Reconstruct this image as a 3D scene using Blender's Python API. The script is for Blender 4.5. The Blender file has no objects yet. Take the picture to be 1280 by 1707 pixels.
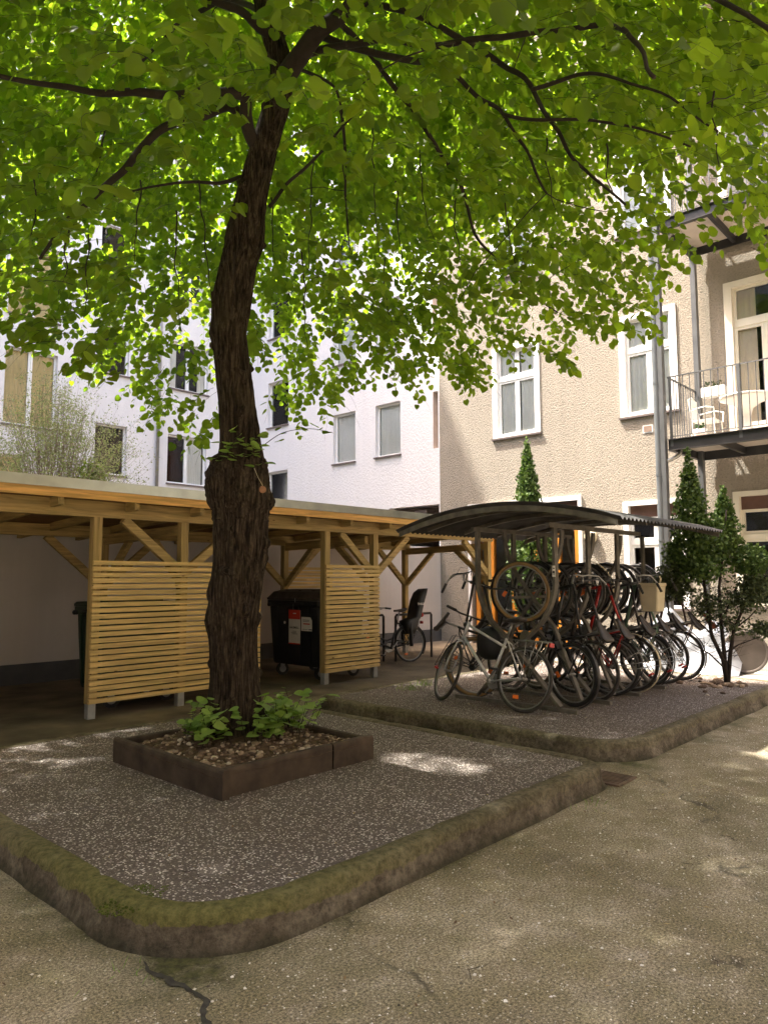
import bpy, bmesh, math, random
import numpy as np
from mathutils import Vector, Matrix, noise

random.seed(7)
RNG = np.random.default_rng(11)
R = math.radians
S = bpy.context.scene
COL = S.collection

# ------------------------------------------------------------ camera
CAM = Vector((0.0, 0.0, 1.55))
YAW, PITCH, ROLL = R(42.97), R(5.272), R(-0.10)
fwd = Vector((math.cos(YAW)*math.cos(PITCH), math.sin(YAW)*math.cos(PITCH), math.sin(PITCH)))
rgt0 = Vector((math.sin(YAW), -math.cos(YAW), 0))
up0 = rgt0.cross(fwd)
rgt = math.cos(ROLL)*rgt0 + math.sin(ROLL)*up0
upv = -math.sin(ROLL)*rgt0 + math.cos(ROLL)*up0
cd = bpy.data.cameras.new('camera')
cam = bpy.data.objects.new('camera', cd); COL.objects.link(cam)
cd.sensor_fit = 'VERTICAL'; cd.sensor_height = 36.0
cd.lens = 1192.5/1707*36.0
cd.clip_start = 0.05; cd.clip_end = 400
mw = Matrix((rgt, upv, -fwd)).transposed().to_4x4(); mw.translation = CAM
cam.matrix_world = mw
S.camera = cam

# ------------------------------------------------------------ light
SUN = Vector((-0.21, 0.40, 0.89)).normalized()
w = bpy.data.worlds.new('World'); S.world = w; w.use_nodes = True
nt = w.node_tree
bg = nt.nodes['Background']; sky = nt.nodes.new('ShaderNodeTexSky')
sky.sky_type = 'NISHITA'; sky.sun_disc = False
sky.sun_elevation = math.asin(SUN.z); sky.sun_rotation = math.atan2(SUN.x, SUN.y)
sky.dust_density = 4.0; sky.air_density = 1.0; sky.ozone_density = 1.0
tint = nt.nodes.new('ShaderNodeMix'); tint.data_type = 'RGBA'; tint.blend_type = 'MULTIPLY'; tint.inputs[0].default_value = 1
tint.inputs[7].default_value = (1.30, 1.10, .92, 1)      # thin bright haze: a warmer sky than a clear blue one
nt.links.new(sky.outputs[0], tint.inputs[6]); nt.links.new(tint.outputs[2], bg.inputs[0]); bg.inputs[1].default_value = 0.15
sd = bpy.data.lights.new('sun', 'SUN'); sd.energy = 2.0; sd.angle = R(1.0); sd.color = (1.0, 0.95, 0.86)
so = bpy.data.objects.new('sun', sd); COL.objects.link(so)
so.rotation_euler = SUN.to_track_quat('Z', 'Y').to_euler()
S.view_settings.view_transform = 'Standard'; S.view_settings.look = 'None'
S.view_settings.exposure = 3.2; S.view_settings.gamma = 1.0
S.cycles.max_bounces = 8; S.cycles.diffuse_bounces = 4; S.cycles.glossy_bounces = 3
S.cycles.transmission_bounces = 6; S.cycles.transparent_max_bounces = 8
S.cycles.use_denoising = True
S.cycles.caustics_reflective = False; S.cycles.caustics_refractive = False

def at_depth(px, py, d):       # a point seen at a photo pixel (1280x1707), d metres ahead
    q = (rgt*(px-640) - upv*(py-853.5))/1192.5 + fwd
    return CAM + q*d

# ------------------------------------------------------------ helpers
def unit(v): return v/np.linalg.norm(v, axis=-1, keepdims=True)
def V(*a): return Vector(a)

class MB:
    def __init__(s): s.v = []; s.f = []; s.M = None
    def add(s, vs, fs):
        b = len(s.v)
        if s.M is not None: vs = [s.M @ Vector(p) for p in vs]
        s.v.extend([tuple(p) for p in vs]); s.f.extend([tuple(b+i for i in q) for q in fs])
        return s
    def box(s, a, b):
        x0, y0, z0 = a; x1, y1, z1 = b
        s.add([(x0,y0,z0),(x1,y0,z0),(x1,y1,z0),(x0,y1,z0),(x0,y0,z1),(x1,y0,z1),(x1,y1,z1),(x0,y1,z1)],
              [(0,3,2,1),(4,5,6,7),(0,1,5,4),(1,2,6,5),(2,3,7,6),(3,0,4,7)])
        return s
    def bar(s, p, q, w, h, up=(0,0,1)):
        p = Vector(p); q = Vector(q); d = (q-p).normalized(); u = Vector(up)
        if abs(d.dot(u)) > .98: u = Vector((1,0,0))
        sd = d.cross(u).normalized(); u = sd.cross(d).normalized()
        vs = []
        for c in (p, q):
            for a, b in ((-1,-1),(1,-1),(1,1),(-1,1)): vs.append(c + sd*(a*w/2) + u*(b*h/2))
        s.add(vs, [(0,1,2,3),(7,6,5,4),(0,4,5,1),(1,5,6,2),(2,6,7,3),(3,7,4,0)]); return s
    def tube(s, pts, r, n=8, closed=False, cap=True):
        P = [Vector(p) for p in pts]; m = len(P)
        rr = r if isinstance(r, (list, tuple)) else [r]*m
        vs = []; prev = None
        for i in range(m):
            if closed: d = P[(i+1) % m]-P[i-1]
            else: d = P[min(i+1, m-1)]-P[max(i-1, 0)]
            if d.length < 1e-9: d = Vector((0,0,1))
            d.normalize()
            if prev is None:
                u = Vector((0,0,1)) if abs(d.z) < .9 else Vector((1,0,0))
                u = (u - d*u.dot(d)).normalized()
            else:
                u = prev - d*prev.dot(d)
                u = u.normalized() if u.length > 1e-6 else d.orthogonal().normalized()
            prev = u; w_ = d.cross(u)
            for k in range(n):
                a = 2*math.pi*k/n
                vs.append(P[i] + (u*math.cos(a)+w_*math.sin(a))*rr[i])
        fs = []
        for i in range(m if closed else m-1):
            j = (i+1) % m
            for k in range(n):
                l = (k+1) % n
                fs.append((i*n+k, i*n+l, j*n+l, j*n+k))
        if cap and not closed:
            fs.append(tuple(reversed(range(n)))); fs.append(tuple((m-1)*n+k for k in range(n)))
        s.add(vs, fs); return s
    def ring(s, c, nrm, Rr, r, m=40, n=8, flat=1.0, arc=None):
        c = Vector(c); nrm = Vector(nrm).normalized(); u = nrm.orthogonal().normalized() if arc is None else Vector(arc[2]).normalized()
        v = nrm.cross(u)
        a0, a1 = (0, 2*math.pi) if arc is None else (arc[0], arc[1])
        cnt = m if arc is None else m+1
        vs = []
        for i in range(cnt):
            a = a0 + (a1-a0)*i/m
            rad = u*math.cos(a)+v*math.sin(a)
            for k in range(n):
                b = 2*math.pi*k/n
                vs.append(c + rad*(Rr + r*math.cos(b)) + nrm*(r*flat*math.sin(b)))
        fs = []
        for i in range(m):
            j = (i+1) % cnt if arc is None else i+1
            for k in range(n):
                l = (k+1) % n
                fs.append((i*n+k, j*n+k, j*n+l, i*n+l))
        s.add(vs, fs); return s
    def lathe(s, prof, c=(0,0,0), ax=(0,0,1), n=24, cap=True):
        c = Vector(c); ax = Vector(ax).normalized(); u = ax.orthogonal().normalized(); v = ax.cross(u)
        vs = []
        for r_, h in prof:
            for k in range(n):
                a = 2*math.pi*k/n; vs.append(c + (u*math.cos(a)+v*math.sin(a))*r_ + ax*h)
        fs = []
        for i in range(len(prof)-1):
            for k in range(n):
                l = (k+1) % n; fs.append((i*n+k, i*n+l, (i+1)*n+l, (i+1)*n+k))
        if cap:
            fs.append(tuple(reversed(range(n)))); fs.append(tuple((len(prof)-1)*n+k for k in range(n)))
        s.add(vs, fs); return s
    def loft(s, rings, cap=True):
        n = len(rings[0]); vs = [p for r_ in rings for p in r_]; fs = []
        for i in range(len(rings)-1):
            for k in range(n):
                l = (k+1) % n; fs.append((i*n+k, i*n+l, (i+1)*n+l, (i+1)*n+k))
        if cap:
            fs.append(tuple(reversed(range(n)))); fs.append(tuple((len(rings)-1)*n+k for k in range(n)))
        s.add(vs, fs); return s
    def ell(s, c, rad, n=14, m=9, jit=0):
        prof = []
        vs = []; c = Vector(c)
        for i in range(1, m):
            t = math.pi*i/m
            for k in range(n):
                a = 2*math.pi*k/n; j = 1 + (random.uniform(-jit, jit) if jit else 0)
                vs.append(c+Vector((rad[0]*math.sin(t)*math.cos(a)*j, rad[1]*math.sin(t)*math.sin(a)*j, rad[2]*math.cos(t)*j)))
        fs = []
        for i in range(m-2):
            for k in range(n):
                l = (k+1) % n; fs.append((i*n+k, (i+1)*n+k, (i+1)*n+l, i*n+l))
        vs.append(c+Vector((0,0,rad[2]))); vs.append(c-Vector((0,0,rad[2])))
        T = (m-1)*n
        for k in range(n):
            l = (k+1) % n; fs.append((T, k, l)); fs.append((T+1, (m-2)*n+l, (m-2)*n+k))
        s.add(vs, fs); return s
    def build(s, name, mat, parent=None, smooth=False, fix=True, bevel=0, subs=0, world=False):
        me = bpy.data.meshes.new(name)
        org = ORG.get(parent.name, Vector((0,0,0))) if parent else None
        if world and parent is None: org = Vector((0,0,0))
        elif parent is None:
            A = np.array(s.v); lo = A.min(0); hi = A.max(0)
            org = Vector(((lo[0]+hi[0])/2, (lo[1]+hi[1])/2, lo[2]))
        me.from_pydata([(p[0]-org.x, p[1]-org.y, p[2]-org.z) for p in s.v], [], s.f)
        if fix and len(s.f) < 60000:
            bm = bmesh.new(); bm.from_mesh(me); bmesh.ops.recalc_face_normals(bm, faces=bm.faces); bm.to_mesh(me); bm.free()
        me.materials.append(mat)
        o = bpy.data.objects.new(name, me); COL.objects.link(o)
        if parent: o.parent = parent; ORG[o.name] = org
        else: o.location = org; ORG[o.name] = org
        if smooth:
            me.polygons.foreach_set('use_smooth', [True]*len(me.polygons))
        if bevel:
            m = o.modifiers.new('bevel', 'BEVEL'); m.width = bevel; m.segments = 2; m.limit_method = 'ANGLE'
        if subs:
            m = o.modifiers.new('subsurf', 'SUBSURF'); m.levels = subs; m.render_levels = subs
        return o

ORG = {}
def tag(o, label=None, cat=None, group=None, kind=None):
    if label: o['label'] = label
    if cat: o['category'] = cat
    if group: o['group'] = group
    if kind: o['kind'] = kind
    return o
def thing(name, loc, label=None, cat=None, group=None, kind=None):
    o = bpy.data.objects.new(name, None); COL.objects.link(o)
    o.location = loc; o.empty_display_size = .2; ORG[o.name] = Vector(loc)
    return tag(o, label, cat, group, kind)
def copy_tree(o, parent=None):
    c = o.copy(); COL.objects.link(c)
    if parent: c.parent = parent
    for ch in [x for x in o.children]: copy_tree(ch, c)
    return c

def np_mesh(name, verts, faces_flat, sizes, mat, parent=None, attrs=None, smooth=False):
    org = ORG.get(parent.name, Vector((0,0,0))) if parent else Vector((0,0,0))
    me = bpy.data.meshes.new(name)
    V_ = np.asarray(verts, dtype=np.float32) - np.array(org, dtype=np.float32)
    me.vertices.add(len(V_)); me.vertices.foreach_set('co', V_.ravel())
    ff = np.asarray(faces_flat, dtype=np.int32); sz = np.asarray(sizes, dtype=np.int32)
    me.loops.add(len(ff)); me.loops.foreach_set('vertex_index', ff)
    st = np.concatenate([[0], np.cumsum(sz)[:-1]]).astype(np.int32)
    me.polygons.add(len(sz)); me.polygons.foreach_set('loop_start', st); me.polygons.foreach_set('loop_total', sz)
    if smooth: me.polygons.foreach_set('use_smooth', np.ones(len(sz), dtype=bool))
    me.update(calc_edges=True)
    if attrs:
        for k, a in attrs.items():
            at = me.attributes.new(k, 'FLOAT', 'POINT'); at.data.foreach_set('value', np.asarray(a, dtype=np.float32))
    me.materials.append(mat)
    o = bpy.data.objects.new(name, me); COL.objects.link(o)
    if parent: o.parent = parent
    ORG[o.name] = org
    return o

# ------------------------------------------------------------ materials
class NT:
    def __init__(s, name):
        s.m = bpy.data.materials.new(name); s.m.use_nodes = True; s.t = s.m.node_tree
        s.p = s.t.nodes['Principled BSDF']; s.out = s.t.nodes['Material Output']
    def n(s, typ, **kw):
        x = s.t.nodes.new(typ)
        for k, v in kw.items(): setattr(x, k, v)
        return x
    def l(s, a, b): s.t.links.new(a, b)
    def co(s, scale=(1,1,1), kind='Object', rot=(0,0,0)):
        tc = s.n('ShaderNodeTexCoord'); mp = s.n('ShaderNodeMapping'); mp.inputs['Scale'].default_value = scale
        mp.inputs['Rotation'].default_value = rot
        s.l(tc.outputs[kind], mp.inputs[0]); return mp.outputs[0]
    def noise(s, vec, scale, detail=4, rough=.55, dist=0):
        x = s.n('ShaderNodeTexNoise'); x.inputs['Scale'].default_value = scale; x.inputs['Detail'].default_value = detail
        x.inputs['Roughness'].default_value = rough; x.inputs['Distortion'].default_value = dist
        s.l(vec, x.inputs['Vector']); return x.outputs['Fac']
    def voro(s, vec, scale, feature='F1', rnd=1.0):
        x = s.n('ShaderNodeTexVoronoi'); x.feature = feature; x.inputs['Scale'].default_value = scale
        x.inputs['Randomness'].default_value = rnd
        s.l(vec, x.inputs['Vector']); return x
    def ramp(s, fac, stops):
        x = s.n('ShaderNodeValToRGB'); e = x.color_ramp.elements
        while len(e) < len(stops): e.new(.5)
        for i, (p, c) in enumerate(stops):
            e[i].position = p; e[i].color = (c[0], c[1], c[2], 1) if not isinstance(c, (int, float)) else (c, c, c, 1)
        s.l(fac, x.inputs[0]); return x.outputs[0]
    def mix(s, fac, a, b, mode='MIX'):
        x = s.n('ShaderNodeMix', data_type='RGBA', blend_type=mode)
        for sock, v in ((x.inputs[0], fac), (x.inputs[6], a), (x.inputs[7], b)):
            if isinstance(v, bpy.types.NodeSocket): s.l(v, sock)
            elif isinstance(v, (int, float)): sock.default_value = v
            else: sock.default_value = (v[0], v[1], v[2], 1)
        return x.outputs[2]
    def math(s, op, a, b=0):
        x = s.n('ShaderNodeMath', operation=op)
        for sock, v in ((x.inputs[0], a), (x.inputs[1], b)):
            if isinstance(v, bpy.types.NodeSocket): s.l(v, sock)
            else: sock.default_value = v
        return x.outputs[0]
    def bump(s, h, strength=.5, dist=.01):
        b = s.n('ShaderNodeBump'); b.inputs['Strength'].default_value = strength; b.inputs['Distance'].default_value = dist
        s.l(h, b.inputs['Height']); s.l(b.outputs[0], s.p.inputs['Normal'])
    def col(s, c):
        if isinstance(c, bpy.types.NodeSocket): s.l(c, s.p.inputs['Base Color'])
        else: s.p.inputs['Base Color'].default_value = (c[0], c[1], c[2], 1)
    def set(s, rough=.6, metal=0, spec=.5):
        s.p.inputs['Roughness'].default_value = rough; s.p.inputs['Metallic'].default_value = metal
        s.p.inputs['Specular IOR Level'].default_value = spec; return s

def simple(name, c, rough=.5, metal=0, var=.25, scale=6, spec=.5, bump=0):
    t = NT(name); t.set(rough, metal, spec); v = t.co()
    f = t.noise(v, scale, 5)
    a = tuple(x*(1-var) for x in c); b = tuple(min(1, x*(1+var)) for x in c)
    t.col(t.ramp(f, [(.3, a), (.7, b)]))
    if bump: t.bump(t.noise(v, scale*6, 3), .4, bump)
    return t.m

def wood(name, c, axis, dark=.55, rough=.7):
    t = NT(name); t.set(rough, 0, .3)
    sc = [14, 14, 14]; sc['xyz'.index(axis)] = .9
    v = t.co(tuple(sc)); g = t.noise(v, 2.2, 6, .6, .6)
    sk = [1.0, 1.0, 1.0]; sk['xyz'.index(axis)] = .35
    kv = t.co(tuple(x*4.5 for x in sk)); k = t.voro(kv, 1.6)
    knot = t.ramp(k.outputs['Distance'], [(.045, 1.0), (.085, 0.0)])
    d = tuple(x*dark for x in c)
    lo = tuple(x*.82 for x in c); hi = tuple(min(1, x*1.18) for x in c)
    base = t.ramp(g, [(.32, d), (.45, lo), (.62, hi)])
    big = t.noise(t.co((.8,.8,.8)), 2.3, 2)
    base = t.mix(t.ramp(big, [(.35, .0), (.7, .4)]), base, (c[0]*.85, c[1]*.95, c[2]*.8))
    bv = t.noise(t.co((.3,.3,22) if axis != 'z' else (9,9,.3)), 1.0, 1)
    base = t.mix(.55, base, t.ramp(bv, [(.36, (.72,.72,.70)), (.5, (1,1,1)), (.66, (1.18,1.14,1.05))]), 'MULTIPLY')
    base = t.mix(knot, base, (c[0]*.25, c[1]*.17, c[2]*.12))
    t.col(base); t.bump(g, .25, .003); return t.m

WG = (.42, .30, .125)      # pressure treated pine, green-yellow
M = {}
M['wood_x'] = wood('treated_pine_x', WG, 'x'); M['wood_y'] = wood('treated_pine_y', WG, 'y'); M['wood_z'] = wood('treated_pine_z', WG, 'z')
M['slat'] = wood('slat_pine', (.66, .47, .20), 'x', .72)
M['fascia'] = wood('fascia_pine', (.74, .43, .15), 'x', .7)
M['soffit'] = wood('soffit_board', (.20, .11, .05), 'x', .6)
M['door_wood'] = wood('orange_wood', (.62, .235, .035), 'z', .75, .4)
M['steel_dark'] = simple('dark_steel', (.045, .047, .05), .5, .3, .3, 9)
M['rack_steel'] = simple('weathered_galvanised_rack', (.14, .128, .108), .6, .35, .35, 9, bump=.001)
M['shelter_sheet'] = simple('weathered_corrugated_sheet', (.075, .073, .072), .6, .3, .4, 5)
M['zinc'] = simple('zinc_flashing', (.36, .38, .34), .34, .85, .2, 3)
M['pipe'] = simple('grey_painted_pipe', (.13, .145, .155), .42, .2, .15, 2)
M['beam_grey'] = simple('grey_steel_beam', (.105, .11, .115), .45, .4, .2, 3)
M['beam_dark'] = simple('dark_steel_beam', (.035, .035, .038), .5, .4, .3, 3)
M['white_frame'] = simple('white_window_frame', (.78, .78, .76), .35, 0, .05, 2)
M['cream_frame'] = simple('cream_window_frame', (.68, .64, .54), .4, 0, .06, 2)
M['sill'] = simple('metal_sill', (.16, .13, .12), .5, .4, .2, 4)
M['rubber'] = simple('black_rubber', (.025, .024, .023), .75, 0, .3, 20)
M['rubber_grey'] = simple('dusty_tyre_rubber', (.045, .041, .037), .85, 0, .3, 20)
M['rubber_tan'] = simple('tan_wall_tyre', (.24, .15, .06), .7, 0, .2, 12)
M['alu'] = simple('aluminium', (.30, .30, .29), .42, .8, .15, 9)
M['chrome'] = simple('dull_spoke_steel', (.20, .20, .19), .4, .8, .15, 9)
M['black_metal'] = simple('black_bicycle_paint', (.02, .02, .022), .3, 0, .3, 8)
M['black_plastic'] = simple('black_plastic', (.022, .022, .024), .5, 0, .3, 6)
M['bin_black'] = simple('black_bin_plastic', (.018, .019, .022), .45, 0, .25, 3)
M['bin_lid'] = simple('dusty_bin_lid', (.06, .05, .045), .6, 0, .5, 6)
M['bin_green'] = simple('dark_green_bin_plastic', (.015, .035, .02), .45, 0, .25, 3)
M['leather'] = simple('black_saddle', (.045, .038, .034), .45, 0, .3, 12)
M['leather_brown'] = simple('brown_leather_saddle', (.22, .06, .025), .4, 0, .3, 12)
M['orange'] = simple('orange_reflector', (.85, .18, .02), .3, 0, .1, 12)
M['red'] = simple('red_reflector', (.45, .02, .015), .3, 0, .1, 12)
M['white_plastic'] = simple('white_plastic', (.75, .74, .70), .4, 0, .06, 4)
M['cream_plastic'] = simple('cream_plastic', (.62, .55, .38), .5, 0, .08, 4)
M['terracotta'] = simple('terracotta', (.38, .13, .07), .7, 0, .15, 8)
M['paper_white'] = simple('paper_white', (.72, .70, .66), .7, 0, .06, 8)
M['paper_red'] = simple('paper_red', (.62, .04, .02), .6, 0, .06, 8)
M['ink'] = simple('ink_black', (.02, .02, .02), .7, 0, .05, 8)
M['rust'] = simple('rusty_steel_planter', (.060, .044, .031), .8, .1, .45, 7, .3, bump=.003)
M['grate'] = simple('cast_iron_grate', (.15, .105, .075), .7, .3, .4, 12, bump=.002)
M['concrete_block'] = simple('pale_concrete', (.42, .41, .37), .85, 0, .2, 8, .3, bump=.003)
M['post_foot'] = simple('galvanised_post_shoe', (.36, .37, .36), .5, .5, .2, 8)
M['tag_wood'] = simple('wooden_disc', (.22, .10, .045), .6, 0, .25, 30)
M['curtain'] = simple('net_curtain', (.86, .84, .81), .9, 0, .06, 3)
M['curtain_warm'] = simple('warm_curtain', (.66, .54, .42), .9, 0, .08, 3)
M['blind_yellow'] = simple('yellow_blind', (.72, .55, .28), .8, 0, .05, 3)
M['room'] = simple('dark_room', (.035, .03, .03), .9, 0, .3, 1)
M['room_brown'] = simple('brown_room', (.10, .035, .02), .9, 0, .2, 1)
M['shutter'] = simple('brown_roller_shutter', (.10, .05, .035), .6, 0, .15, 6)
M['reveal_pink'] = simple('beige_reveal', (.55, .42, .33), .9, 0, .08, 6)
M['balcony_under'] = simple('balcony_soffit_panel', (.52, .46, .40), .35, 0, .2, 2)
M['tarp'] = simple('silver_tarpaulin', (.30, .315, .34), .32, .45, .15, 4)
M['tarp_brown'] = simple('grey_brown_tarpaulin', (.085, .07, .058), .45, .2, .2, 5)

def glass_mat(name, tint=(.9,.95,.93), refl=.35):
    t = NT(name); t.t.nodes.remove(t.p)
    g = t.n('ShaderNodeBsdfGlossy'); g.inputs['Roughness'].default_value = .03; g.inputs['Color'].default_value = (.9,.9,.92,1)
    tr = t.n('ShaderNodeBsdfTransparent'); tr.inputs['Color'].default_value = (*tint, 1)
    lw = t.n('ShaderNodeLayerWeight'); lw.inputs['Blend'].default_value = refl
    mx = t.n('ShaderNodeMixShader'); t.l(lw.outputs['Fresnel'], mx.inputs[0]); t.l(tr.outputs[0], mx.inputs[1]); t.l(g.outputs[0], mx.inputs[2])
    t.l(mx.outputs[0], t.out.inputs[0]); return t.m
M['glass'] = glass_mat('window_glass', (.95,.96,.95), .22)

def plaster(name, c, scale, dist, strength=1.0, var=.08, dirt=.15):
    t = NT(name); t.set(.92, 0, .2); v = t.co()
    a = t.noise(v, scale, 3, .6, .4); b = t.noise(v, scale*.37, 3, .5)
    h = t.math('ADD', t.ramp(a, [(.38, 0), (.62, 1)]), t.math('MULTIPLY', b, .5))
    big = t.noise(v, .55, 4, .6)
    streak = t.noise(t.co((3.2, 3.2, .14)), 1.5, 5, .65)
    f = t.math('ADD', t.math('MULTIPLY', big, .5), t.math('MULTIPLY', streak, .5))
    base = t.ramp(f, [(.35, tuple(x*(1-dirt) for x in c)), (.62, c)])
    base = t.mix(t.ramp(a, [(.30, .55), (.52, 0)]), base, tuple(x*(1-var*3) for x in c))
    t.col(base); t.bump(h, strength, dist); return t.m
M['tan_wall'] = plaster('pebble_dash_tan_plaster', (.335, .300, .245), 30, .013, 1.0, .13, .14)
M['white_wall'] = plaster('white_plaster', (.71, .70, .705), 15, .006, .8, .03, .07)
M['pink_wall'] = plaster('pale_pinkish_plaster', (.72, .70, .70), 15, .004, .8, .03, .08)
M['yard_wall'] = plaster('smooth_yard_wall', (.58, .55, .52), 6, .002, .5, .03, .10)
M['plinth'] = simple('grey_plinth_paint', (.075, .08, .085), .7, 0, .2, 4)

def ground_mat():
    t = NT('old_mossy_asphalt'); t.set(.92, 0, .25); v = t.co()
    big = t.noise(v, .8, 8, .68, .4); mid = t.noise(v, 4.2, 6, .65); fine = t.noise(v, 85, 5, .8); vf = t.noise(v, 240, 3, .8)
    base = t.ramp(big, [(.32, (.125,.105,.066)), (.47, (.225,.192,.128)), (.62, (.335,.292,.215))])
    base = t.mix(t.ramp(mid, [(.40, .0), (.62, .55)]), base, (.16,.14,.072))
    base = t.mix(t.ramp(mid, [(.30, .45), (.42, 0)]), base, (.38,.335,.27))
    base = t.mix(.9, base, t.ramp(fine, [(.38, .25), (.5, .95), (.61, 1.8)]), 'MULTIPLY')
    base = t.mix(.6, base, t.ramp(vf, [(.38, .35), (.5, 1.0), (.62, 1.7)]), 'MULTIPLY')
    pv = t.voro(v, .42, 'DISTANCE_TO_EDGE'); wv = t.n('ShaderNodeVectorMath', operation='ADD'); nz = t.n('ShaderNodeTexNoise'); nz.inputs['Scale'].default_value = 3.0; nz.inputs['Detail'].default_value = 6; t.l(v, nz.inputs['Vector'])
    sc_ = t.n('ShaderNodeVectorMath', operation='SCALE'); sc_.inputs[3].default_value = .55; t.l(nz.outputs['Color'], sc_.inputs[0]); t.l(v, wv.inputs[0]); t.l(sc_.outputs[0], wv.inputs[1]); t.l(wv.outputs[0], pv.inputs['Vector'])
    pc = t.voro(v, .42); t.l(wv.outputs[0], pc.inputs['Vector']); pcr = t.n('ShaderNodeSeparateColor'); t.l(pc.outputs['Color'], pcr.inputs[0])
    base = t.mix(.5, base, t.ramp(pcr.outputs[0], [(0, (.78,.78,.74)), (.5, (1,1,1)), (1, (1.2,1.17,1.16))]), 'MULTIPLY')
    edge = t.math('MULTIPLY', t.ramp(pv.outputs['Distance'], [(.0, 1), (.012, 0)]), t.ramp(t.noise(v, 1.7, 4), [(.50, 0), (.60, 1)]))
    base = t.mix(t.math('MULTIPLY', edge, .8), base, (.055,.048,.034))
    sp = t.voro(v, 55); cellr = t.n('ShaderNodeSeparateColor'); t.l(sp.outputs['Color'], cellr.inputs[0])
    speck = t.math('MULTIPLY', t.ramp(cellr.outputs[0], [(.86, 0), (.88, 1)]), t.ramp(sp.outputs['Distance'], [(.20, 1), (.34, 0)]))
    base = t.mix(t.math('MULTIPLY', speck, .75), base, (.50,.45,.36))
    # moss that grows along the foot of the two kerbs
    sx = t.n('ShaderNodeSeparateXYZ'); t.l(t.co(), sx.inputs[0])
    def rectd(x0, x1, y0, y1):
        dx = t.math('MAXIMUM', t.math('SUBTRACT', x0, sx.outputs[0]), t.math('SUBTRACT', sx.outputs[0], x1))
        dy = t.math('MAXIMUM', t.math('SUBTRACT', y0, sx.outputs[1]), t.math('SUBTRACT', sx.outputs[1], y1))
        dx = t.math('MAXIMUM', dx, 0); dy = t.math('MAXIMUM', dy, 0)
        return t.math('SQRT', t.math('ADD', t.math('MULTIPLY', dx, dx), t.math('MULTIPLY', dy, dy)))
    d = t.math('MINIMUM', rectd(1.75, 5.05, 2.78, 6.3), rectd(5.95, 10.5, 2.9, 6.2))
    dn = t.math('ADD', d, t.math('MULTIPLY', t.math('SUBTRACT', t.noise(v, 2.6, 5, .65), .5), 1.1))
    moss = t.ramp(dn, [(.10, .95), (.22, .5), (.42, 0)])
    base = t.mix(moss, base, t.ramp(t.noise(v, 30, 4), [(.35, (.030,.030,.012)), (.65, (.075,.078,.024))]))
    t.col(base)
    h = t.math('ADD', t.math('MULTIPLY', fine, .7), t.math('MULTIPLY', mid, 1.2)); h = t.math('ADD', h, t.math('MULTIPLY', speck, .5)); h = t.math('SUBTRACT', h, t.math('MULTIPLY', edge, 1.0))
    t.bump(h, .6, .007); return t.m
M['ground'] = ground_mat()

def aggregate_mat():
    t = NT('exposed_aggregate_paving'); t.set(.85, 0, .3); v = t.co()
    big = t.noise(v, 1.3, 4, .6)
    sp = t.voro(v, 66); cr = t.n('ShaderNodeSeparateColor'); t.l(sp.outputs['Color'], cr.inputs[0])
    sp2 = t.voro(v, 150); cr2 = t.n('ShaderNodeSeparateColor'); t.l(sp2.outputs['Color'], cr2.inputs[0])
    base = t.ramp(t.noise(v, 40, 4, .7), [(.3, (.062,.052,.044)), (.7, (.15,.122,.103))])
    peb = t.ramp(cr.outputs[1], [(.0, (.26,.22,.195)), (.3, (.42,.37,.335)), (.7, (.62,.57,.53)), (1, (.78,.74,.71))])
    thr = t.ramp(t.math('ADD', cr.outputs[0], t.math('MULTIPLY', big, .5)), [(.66, 0), (.70, 1)])
    shape = t.ramp(sp.outputs['Distance'], [(.32, 1), (.46, 0)])
    m1 = t.math('MULTIPLY', thr, shape)
    base = t.mix(t.math('MULTIPLY', t.ramp(cr2.outputs[0], [(.7, 0), (.74, 1)]), t.ramp(sp2.outputs['Distance'], [(.3, .8), (.42, 0)])), base, (.33,.28,.26))
    base = t.mix(m1, base, peb)
    base = t.mix(t.ramp(big, [(.5, 0), (.68, .5)]), base, (.10,.075,.055))
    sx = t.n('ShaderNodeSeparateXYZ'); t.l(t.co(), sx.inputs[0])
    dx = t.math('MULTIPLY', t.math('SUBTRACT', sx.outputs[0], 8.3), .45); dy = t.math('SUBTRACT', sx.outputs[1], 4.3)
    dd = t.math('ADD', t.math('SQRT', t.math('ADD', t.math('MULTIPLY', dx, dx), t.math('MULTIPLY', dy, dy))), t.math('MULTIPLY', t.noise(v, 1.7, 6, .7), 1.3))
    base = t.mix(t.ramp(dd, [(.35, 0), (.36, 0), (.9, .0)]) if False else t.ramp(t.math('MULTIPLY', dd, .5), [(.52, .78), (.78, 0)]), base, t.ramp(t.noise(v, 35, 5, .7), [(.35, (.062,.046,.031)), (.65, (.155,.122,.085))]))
    t.col(base); t.bump(t.math('ADD', m1, t.noise(v, 60, 3)), .8, .005); return t.m
M['aggregate'] = aggregate_mat()

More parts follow.
